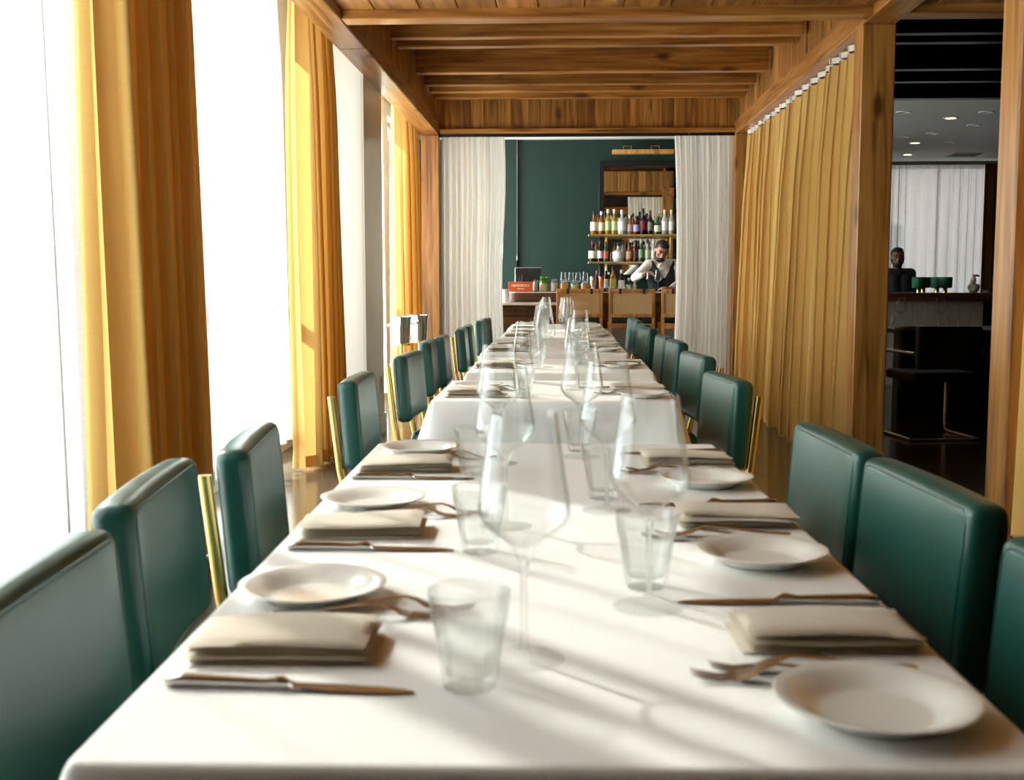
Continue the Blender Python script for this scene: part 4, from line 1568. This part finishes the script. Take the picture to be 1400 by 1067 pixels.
def make_person(name, label, J, R, hands, mats, voxel=.0075, s=1.0, waistcoat=False, beard=True):
    """J: joints neck, chest, pelvis, sl/sr shoulders, el/er elbows, wl/wr wrists, hl/hr hips, kl/kr knees, al/ar ankles, tl/tr toes, head"""
    J = {k: Vector(v) for k, v in J.items()}
    o = empty(name, (J['pelvis'].x, J['pelvis'].y, 0), 0, label, 'person')
    off = Matrix.Translation(-o.location)
    b = MB()
    P = head_volumes(b, J['head'], R, s)
    b.capsule(J['neck'] - Vector((0, 0, .03)), P(0, -.02, -.05), .058 * s, .052 * s)
    sh = (J['sl'] + J['sr']) / 2
    limb = [('sl', 'el', .047, .039), ('sr', 'er', .047, .039), ('el', 'wl', .037, .026), ('er', 'wr', .037, .026),
            ('hl', 'kl', .085, .056), ('hr', 'kr', .085, .056), ('kl', 'al', .054, .036), ('kr', 'ar', .054, .036), ('al', 'tl', .038, .030), ('ar', 'tr', .038, .030)]
    for a, c, r0, r1 in limb:
        b.capsule(J[a], J[c], r0 * s, r1 * s)
    b.capsule(J['sl'], J['sr'], .055 * s, .055 * s)
    fwd = R @ Vector((0, 1, 0))
    side = (J['sr'] - J['sl']).normalized()
    for t in (-1, 1):
        b.capsule(J['chest'] + side * .065 * t * s, J['pelvis'] + side * .055 * t * s, .095 * s, .09 * s, 14)
    for (key, d, n_, curl, th) in hands:
        hand_volumes(b, J[key], d, n_, curl, s, th)
    remeshed(b.move(off), 'body', M[mats['skin']], voxel, o, 3)
    # clothes follow the body a little outside it
    c = MB()
    c.capsule(J['sl'], J['sr'], .066 * s, .066 * s)
    c.capsule(J['neck'] - Vector((0, 0, .045 * s)), J['neck'] - Vector((0, 0, .012 * s)), .078 * s, .064 * s)
    for t in (-1, 1):
        c.capsule(J['chest'] + side * .066 * t * s, J['pelvis'] + side * .058 * t * s, .106 * s, .10 * s, 14)
    for a, e, r0, r1 in (('sl', 'el', .062, .052), ('sr', 'er', .062, .052)):
        c.capsule(J[a], J[e], r0 * s, r1 * s)
    for a, e in (('el', 'wl'), ('er', 'wr')):
        q = J[a] + (J[e] - J[a]) * .90
        c.capsule(J[a], q, .052 * s, .034 * s)
    shirt = remeshed(c.move(off), 'shirt', M[mats['shirt']], .010, o, 3)
    # collar points
    cl = MB()
    for t in (-1, 1):
        n0 = J['neck'] + Vector((0, 0, .02 * s))
        f = fwd.copy(); f.z = 0; f.normalize()
        sd = Vector((f.y, -f.x, 0)) * t
        a0, a1 = n0 + sd * .062 * s - f * .02 * s, n0 + f * .066 * s + sd * .012 * s - Vector((0, 0, .02 * s))
        a2, a3 = a1 + sd * .045 * s - Vector((0, 0, .055 * s)) + f * .012 * s, a0 + sd * .018 * s - Vector((0, 0, .045 * s))
        th_ = f * .004
        cl.add([a0, a1, a2, a3, a0 + th_, a1 + th_, a2 + th_, a3 + th_], [(0, 1, 2, 3), (7, 6, 5, 4), (0, 4, 5, 1), (1, 5, 6, 2), (2, 6, 7, 3), (3, 7, 4, 0)])
    cl.move(off).build('collar', M[mats['shirt']], shirt)
    if waistcoat:
        v = MB()
        f = fwd.copy(); f.z = 0; f.normalize()
        for t in (-1, 1):
            v.capsule(J['chest'] + side * .066 * t * s, J['pelvis'] + side * .058 * t * s, .119 * s, .113 * s, 14)
        v.capsule(sh + (J['sl'] - sh) * .62, sh + (J['sr'] - sh) * .62, .078 * s, .078 * s)
        vo = remeshed(v.move(off), 'waistcoat', M['vest'], .009, o, 2)
        bv = bmesh.new()
        bv.from_mesh(vo.data)
        kill = []
        for q in bv.verts:
            d = q.co + o.location - J['chest']
            up_ = d.z + .03
            if (d.dot(f) > -.02 and up_ > 0 and abs(d.dot(side) - .0) < .012 + up_ * .52) or d.z > .175:
                kill.append(q)
        bmesh.ops.delete(bv, geom=kill, context='VERTS')
        bv.to_mesh(vo.data)
        bv.free()
    tr = MB()
    for a, e, r0, r1 in (('hl', 'kl', .098, .070), ('hr', 'kr', .098, .070), ('kl', 'al', .068, .054), ('kr', 'ar', .068, .054)):
        tr.capsule(J[a], J[e], r0 * s, r1 * s)
    tr.capsule(J['hl'], J['hr'], .11 * s, .11 * s)
    tr.capsule(J['pelvis'], (J['hl'] + J['hr']) / 2, .118 * s, .11 * s)
    remeshed(tr.move(off), 'trousers', M['trouser'], .012, o, 2)
    for a, e in (('al', 'tl'), ('ar', 'tr')):
        h = MB()
        h.capsule(J[a] - Vector((0, 0, .02)), J[e], .046 * s, .038 * s)
        remeshed(h.move(off), 'shoe', M['black'], .010, o, 2)
    # hair, beard, brows, eyes
    h = MB()
    h.ellipsoid(P(0, -.022, .045), (.081 * s, .096 * s, .090 * s), 20, 14, R)
    h.ellipsoid(P(0, .035, .098), (.062 * s, .050 * s, .030 * s), 14, 10, R)
    hm = remeshed(h.move(off), 'hair', M['hair'], .008, o, 2)
    bmh = bmesh.new()
    bmh.from_mesh(hm.data)
    inv = R.inverted()
    kill = []
    for vtx in bmh.verts:
        q = inv @ (vtx.co + o.location - J['head']) / s
        if (q.y > .028 and q.z < .070) or q.z < -.035 or (abs(q.x) > .05 and q.y > .01 and q.z < .03):
            kill.append(vtx)
    bmesh.ops.delete(bmh, geom=kill, context='VERTS')
    bmh.to_mesh(hm.data)
    bmh.free()
    if beard:
        bd = MB()
        bd.ellipsoid(P(0, .030, -.078), (.058 * s, .058 * s, .046 * s), 16, 10, R)
        bd.capsule(P(-.026, .088, -.047), P(.026, .088, -.047), .0055 * s, .0055 * s, 8, 3)
        for t in (-1, 1):
            bd.capsule(P(t * .064, .0, -.012), P(t * .056, .012, -.06), .014 * s, .016 * s, 8, 3)
        remeshed(bd.move(off), 'beard', M['hair'], .007, o, 2)
        MB().ellipsoid(P(0, .0905, -.060), (.020 * s, .006 * s, .006 * s), 10, 8, R).move(off).build('lips', paper((.42, .14, .11)), o, 179)
    for t in (-1, 1):
        e = MB().ellipsoid(P(t * .031, .073, .006), (.013 * s, .010 * s, .006 * s), 12, 8, R).move(off).build('eye', paper((.34, .22, .16)), o, 179)
        MB().ellipsoid(P(t * .031, .083, .004), (.006 * s, .003 * s, .006 * s), 10, 8, R).move(off).build('iris', M['hair'], e, 179)
        MB().capsule(P(t * .016, .084, .030), P(t * .048, .074, .031), .0055 * s, .004 * s, 8, 3).move(off).build('eyebrow', M['hair'], o, 179)
    return o


PYB = 13.78


def A(u, v, dy=0.0):
    return at(u, v, PYB + dy)


# face looks towards the camera, down and to the left of the picture
yaw, pitch, roll = math.radians(187), math.radians(-28), math.radians(-14)
Rb = (Matrix.Rotation(yaw, 3, 'Z') @ Matrix.Rotation(pitch, 3, 'X') @ Matrix.Rotation(roll, 3, 'Y'))
sL, sR = A(923, 362, .03), A(887, 362, -.02)
JB_ = dict(head=A(904, 344, -.10), neck=A(905, 359, -.03), chest=A(905, 376, 0), pelvis=A(909, 412, .06),
           sl=sL, sr=sR, el=A(931, 386, -.08), er=A(868, 380, -.10), wl=A(917, 394, -.28), wr=A(879, 376, -.28),
           hl=A(919, 418, .06), hr=A(899, 418, .06))
for kk, hh in (('l', 'hl'), ('r', 'hr')):
    h = JB_[hh]
    JB_['k' + kk] = Vector((h.x, h.y - .01, .50))
    JB_['a' + kk] = Vector((h.x, h.y + .02, .09))
    JB_['t' + kk] = Vector((h.x, h.y - .14, .04))
make_person('person', 'bartender in white shirt and black waistcoat looking down at his hands', JB_, Rb,
            [('wr', (.9, -.25, .25), (.1, -.6, -.8), .75, -1), ('wl', (-.85, -.45, .06), (0, 0, -1), .28, -1)],
            dict(skin='skin', shirt='shirt'), waistcoat=True)
p = A(886, 377, -.37)
o = empty('jigger', (p.x, p.y, p.z - .04), 0, 'small steel jigger held by the bartender', 'jigger')
MB().lathe([(.021, 0), (.008, .036), (.0235, .080), (.022, .080), (.0065, .037), (.0195, 0.001)], 16, cap=False).build('cup', M['steel'], o, 50)

# ------------------------------------------------------------------ ice buckets on stands by the pergola post
def ice_bucket(x, y, rot, label):
    o = empty('ice_bucket', (x, y, 0), rot, label, 'ice bucket', 'ice buckets on stands')
    MB().lathe([(0, .59), (.070, .59), (.074, .598), (.086, .80), (.092, .812), (.092, .822), (.085, .822), (.083, .80), (.068, .605), (0, .60)], 28, cap=False).build('bucket', M['chrome'], o, 40)
    for t in (0, PI):
        pts = [(.088 * math.cos(t), .088 * math.sin(t) - .03, .76), (.112 * math.cos(t), -.03, .755), (.116 * math.cos(t), 0, .74), (.112 * math.cos(t), .03, .755), (.088 * math.cos(t), .03, .76)]
        MB().tube(pts, .006, 6).build('handle', M['chrome'], o, 60)
    MB().lathe([(.075, .575), (.082, .575), (.082, .59), (.075, .59)], 24, cap=False).build('ring', M['brass'], o, 40)
    MB().tube([(0, 0, .015), (0, 0, .58)], .011, 10).build('pole', M['brass'], o, 60)
    MB().lathe([(0, 0), (.115, 0), (.115, .012), (.03, .02), (0, .022)], 28, cap=False).build('base', M['chrome'], o, 40)
    MB().tube([(-.08, 0, .585), (.08, 0, .585)], .007, 8).build('cross_bar', M['brass'], o, 60)


ice_bucket(-1.395, 9.80, .4, 'silver ice bucket on a brass stand, nearer the pier')
ice_bucket(-1.300, 10.28, 1.3, 'silver ice bucket on a brass stand, beside the timber post')

# ------------------------------------------------------------------ dim side room
sb = empty('side_bar', (3.3, 12.5, 0), 0, 'dark topped bar with pale boarded front in the dim side room', 'bar')
MB().box(0, 1.75, 0, .62, .915, 1.0, .006).build('counter_top', M['dark_wood_x'], sb)
fp = MB().box(.0, 1.25, .12, .56, .0, .915).build('front', M['grey_panel'], sb)
for k in range(10):
    MB().box(k * .125 + .002, k * .125 + .123, .105, .12, .08, .91, .003).build('front_board', M['grey_panel'], fp)
MB().box(1.25, 1.70, .12, .56, 0, .915).build('end_cabinet', M['black_paint'], sb)


def small_lamp(u, Y, label, s=1.0):
    p = at(u, 398, Y)
    o = empty('table_lamp', (p.x, Y, 1.0), 0, label, 'lamp', 'green lamps on the side bar')
    MB().lathe([(0, 0), (.024, 0), (.024, .055), (.018, .06), (0, .06)], 18, cap=False).build('base', M['brass'], o, 50)
    n = 40
    MB().lathe([(.058, .052), (.070, .06), (.072, .165), (.066, .172), (0, .172)], n, cap=False, facet=lambda a, i: 1 + .03 * math.cos(20 * a)).build('shade', M['shade_green'], o, 60)


small_lamp(1256, 12.70, 'green shaded lamp with brass foot right of the seated man')
small_lamp(1262, 12.95, 'green shaded lamp half hidden behind the leftmost lamp')
small_lamp(1281, 12.88, 'green shaded lamp in the middle of the side bar')
small_lamp(1292, 12.70, 'green shaded lamp with brass foot nearest the white vase')
p = at(1331, 398, 12.7)
o = empty('bust_vase', (p.x, 12.7, 1.0), 0, 'white bust shaped vase with a red flower on the side bar', 'vase')
v = MB()
v.ellipsoid((0, 0, .045), (.062, .045, .05)).capsule((0, 0, .05), (0, 0, .10), .045, .022).ellipsoid((-.01, -.008, .135), (.034, .038, .046)).capsule((-.045, 0, .07), (.045, 0, .07), .026, .026).ellipsoid((-.026, -.03, .13), (.010, .012, .012))
remeshed(v, 'bust', M['white_paint'], .006, o, 3)
fl = MB()
for k in range(7):
    a = k * 2 * PI / 7
    fl.ellipsoid((.02 + .022 * math.cos(a), .022 * math.sin(a), .185 + .006 * (k % 2)), (.018, .018, .010), 8, 6)
fl.build('flower', M['red'], o, 179)
o = empty('small_bowl', (p.x + .13, 12.72, 1.0), 0, 'small white bowl beside the bust vase', 'bowl')
MB().lathe([(0, 0), (.02, 0), (.038, .03), (.036, .03), (.018, .004), (0, .004)], 16, cap=False).build('bowl', M['porcelain'], o, 50)

tb = empty('side_table', (2.60, 8.95, 0), 0, 'dark table laid with glasses in the dim side room', 'table')
MB().box(0, 1.5, 0, .85, .715, .75, .004).build('tabletop', M['black_paint'], tb)
MB().box(.02, 1.48, .02, .04, .30, .715).build('front_apron', M['black_paint'], tb)
MB().box(.1, 1.4, .35, .50, .0, .715).build('plinth', M['black_paint'], tb)
for k, (u, Y) in enumerate(((1231, 9.5), (1285, 9.25))):
    q = at(u, 447, Y)
    tag(put_wine(q.x, Y, .7505), ['wine glass on the dark side table, left one by the post', 'wine glass on the dark side table, right one'][k], 'wine glass', 'glasses on the side table')
for k, (u, Y) in enumerate(((1217, 9.3), (1302, 9.35))):
    q = at(u, 447, Y)
    tag(link('tumbler', TB, None, (q.x, Y, .7505)), ['tumbler on the dark side table, left one by the post', 'tumbler on the dark side table, right of the wine glass'][k], 'tumbler', 'tumblers on the side table')
for k, (u, Y) in enumerate(((1240, 9.12), (1275, 9.12))):
    q = at(u, 450, Y)
    tag(link('napkin', NAPS[k], None, (q.x, Y, .7505), (0, 0, .4)), ['folded napkin on the dark side table, left one', 'folded napkin on the dark side table, right one'][k], 'napkin')


def cantilever(x, y, rz, label):
    o = empty('cantilever_chair', (x, y, 0), rz, label, 'chair', 'tubular chairs in the side room')
    r = .0125
    for s in (-1, 1):
        X = s * .25
        pts = [(X, .26, .62), (X, -.20, .62), (X, -.25, .58), (X, -.26, .48), (X, -.26, .07), (X, -.245, .025), (X, -.20, .0125), (X, .24, .0125)]
        MB().tube(pts, r, 10).build('side_tube', M['chrome'], o, 60)
    MB().tube([(-.25, .24, .0125), (.25, .24, .0125)], r, 10).build('base_tube', M['chrome'], o, 60)
    rounded_slab(.48, .48, .07, .025).move(Matrix.Translation((0, 0, .45)) @ Matrix.Rotation(PI / 2, 4, 'Z')).build('seat', M['black_cushion'], o, 179)
    rounded_slab(.48, .06, .30, .025).move(Matrix.Translation((0, .26, .66)) @ Matrix.Rotation(PI / 2, 4, 'Z')).build('backrest', M['black_cushion'], o, 179)


cantilever(2.66, 8.36, PI + .15, 'black chair on chrome tubing in front of the side table')
cantilever(2.10, 8.75, PI - .5, 'black chair on chrome tubing half behind the timber post')

# seated man, a dark shape against the side room window
PM = 14.0


def Bp(u, v, dy=0.0):
    return at(u, v, PM + dy)


Rm = Matrix.Rotation(math.radians(172), 3, 'Z')
JM = dict(head=Bp(1227, 353, -.02), neck=Bp(1227, 369), chest=Bp(1228, 384), pelvis=Bp(1229, 418, .02), sl=Bp(1245, 374), sr=Bp(1210, 374), el=Bp(1249, 402, -.02), er=Bp(1206, 402, -.02),
          wl=Bp(1242, 410, -.24), wr=Bp(1213, 410, -.24), hl=Bp(1237, 423), hr=Bp(1220, 423))
for kk, hh, sx in (('l', 'hl', .03), ('r', 'hr', -.03)):
    h = JM[hh]
    JM['k' + kk] = Vector((h.x + sx, h.y - .40, h.z - .02))
    JM['a' + kk] = Vector((h.x + sx, h.y - .42, .38))
    JM['t' + kk] = Vector((h.x + sx, h.y - .56, .34))
make_person('person', 'man in dark clothes seated behind the side bar against the window', JM, Rm,
            [('wr', (.3, -.9, -.1), (0, 0, -1), .4, -1), ('wl', (-.3, -.9, -.1), (0, 0, -1), .4, 1)], dict(skin='skin_shaded', shirt='vest'), s=.98)
o = empty('stool', (JM['pelvis'].x, 14.03, 0), 0, 'dark round stool under the seated man', 'stool')
MB().lathe([(0, .59), (.17, .59), (.18, .61), (.18, .64), (.15, .66), (0, .66)], 24, cap=False).build('seat', M['black_cushion'], o, 50)
MB().lathe([(.2, 0), (.2, .015), (.03, .03), (.025, .59)], 20).build('pedestal', M['black'], o, 40)
MB().tube([(.15 * math.cos(t * PI / 8), .15 * math.sin(t * PI / 8), .29) for t in range(16)], .01, 6, closed=True).build('foot_ring', M['chrome'], o, 60)

# downlights and a grille in the side room ceiling
dl = [(1236, 153, 0), (1300, 161, 1), (1349, 153, 0), (1332, 171, 0), (1275, 182, 0), (1236, 187, 0), (1251, 195, 1), (1299, 194, 0), (1228, 206, 0), (1241, 211, 1)]
for k, (u, v, on) in enumerate(dl):
    r = FW + RT * ((u - 700) / F_PX) - UP * ((v - 533.5) / F_PX)
    q = Vector((0, 0, CAM_H)) + r * ((CEIL - CAM_H) / r.z)
    o = empty('downlight', (q.x, q.y, CEIL), 0, '%s recessed ceiling downlight, %s seen from the nearest in the side room' % ('glowing' if on else 'unlit', ORD[k]), 'downlight', 'side room downlights')
    MB().lathe([(.085, -.001), (.085, -.008), (.062, -.010), (.058, -.001)], 20, cap=False).build('trim_ring', M['white_paint'], o, 50)
    MB().lathe([(0, -.004), (.058, -.004)], 20, cap=False).build('lens', M['lamp_on' if on else 'lamp_off'], o)
r = FW + RT * ((1320 - 700) / F_PX) - UP * ((211 - 533.5) / F_PX)
q = Vector((0, 0, CAM_H)) + r * ((CEIL - CAM_H) / r.z)
o = empty('ceiling_grille', (q.x, q.y, CEIL), 0, 'slatted air grille in the side room ceiling', 'grille')
MB().box(-.25, .25, -.25, -.23, -.012, -.001).box(-.25, .25, .23, .25, -.012, -.001).box(-.25, -.23, -.23, .23, -.012, -.001).box(.23, .25, -.23, .23, -.012, -.001).build('frame', M['white_paint'], o)
for k in range(9):
    MB().box(-.22 + k * .05, -.205 + k * .05, -.23, .23, -.014, -.002).build('slat', M['black'], o)

# the prototypes of the repeated tableware leave the scene again
for proto in (WG, KN):
    for ch in list(proto.children):
        bpy.data.objects.remove(ch)
    bpy.data.objects.remove(proto)

# ------------------------------------------------------------------ street outside the side room window
struct(MB().box(-60, 60, -40, 60, -.20, -.15).build('ground', simple('pavement', (0.32, 0.31, 0.29), 0.85, noise=.1, scale=.6)))
ob = empty('street_building', (4, 27, -.15), 0, 'pinkish building across the street behind the far sheer curtain', 'building')
MB().box(-22, 22, 0, 6, 0, 16.5).build('wall', simple('pink_render', (0.74, 0.58, 0.52), 0.85, noise=.08, scale=.8), ob)
for k in range(9):
    for z0 in (1.0, 4.3, 7.4):
        wn = MB().box(-14.5 + k * 3.4, -13.1 + k * 3.4, -.05, 0, z0, z0 + 1.7).build('window', M['white_paint'], ob)
        MB().box(-14.4 + k * 3.4, -13.2 + k * 3.4, -.07, -.05, z0 + .1, z0 + 1.6).build('pane', M['black'], wn)
cr = empty('parked_car', (8.4, 21.4, -.15), 0, 'pale parked car seen through the far sheer curtain', 'car')
prof = [(-2.2, .35), (-2.25, .75), (-2.1, .98), (-1.35, 1.08), (-.55, 1.62), (-.1, 1.72), (1.1, 1.74), (1.75, 1.62), (2.15, 1.1), (2.2, .6), (2.15, .35)]
n = len(prof)
vs = []
for yy, ins in ((-.88, .0), (-.82, .04), (.82, .04), (.88, .0)):
    for x, z in prof:
        vs.append((x, yy * (1 if z < 1.1 else .82), z))
fs = [tuple(range(n)), tuple(3 * n + k for k in range(n - 1, -1, -1))]
for a in range(3):
    for k in range(n):
        k2 = (k + 1) % n
        fs.append((a * n + k, a * n + k2, (a + 1) * n + k2, (a + 1) * n + k))
MB().add(vs, fs).build('body', simple('pale_car_paint', (0.62, 0.68, 0.64), 0.25, coat=.5), cr, 30)
for xa, xb in ((-1.05, -.02), (.05, 1.0), (1.08, 1.75)):
    MB().add([(xa + .02, -.885, 1.10), (xb, -.885, 1.10), (xb - .05, -.735, 1.60), (xa + (.48 if xa < -.5 else .03), -.735, 1.60), (xa + .02, -.875, 1.10), (xb, -.875, 1.10), (xb - .05, -.725, 1.60), (xa + (.48 if xa < -.5 else .03), -.725, 1.60)],
             [(0, 1, 2, 3), (7, 6, 5, 4), (0, 4, 5, 1), (1, 5, 6, 2), (2, 6, 7, 3), (3, 7, 4, 0)]).build('side_window', M['black'], cr)
for x in (-1.4, 1.4):
    for y in (-.80, .80):
        wh = MB().lathe([(.0, -.1), (.32, -.1), (.34, -.07), (.34, .07), (.32, .1), (0, .1)], 24, cap=False).move(Matrix.Translation((x, y, .34)) @ Matrix.Rotation(PI / 2, 4, 'X')).build('wheel', M['black'], cr, 40)
        MB().lathe([(0, -.112), (.19, -.108), (.2, .108), (0, .112)], 16, cap=False).move(Matrix.Translation((x, y, .34)) @ Matrix.Rotation(PI / 2, 4, 'X')).build('hub', M['chrome'], wh, 40)
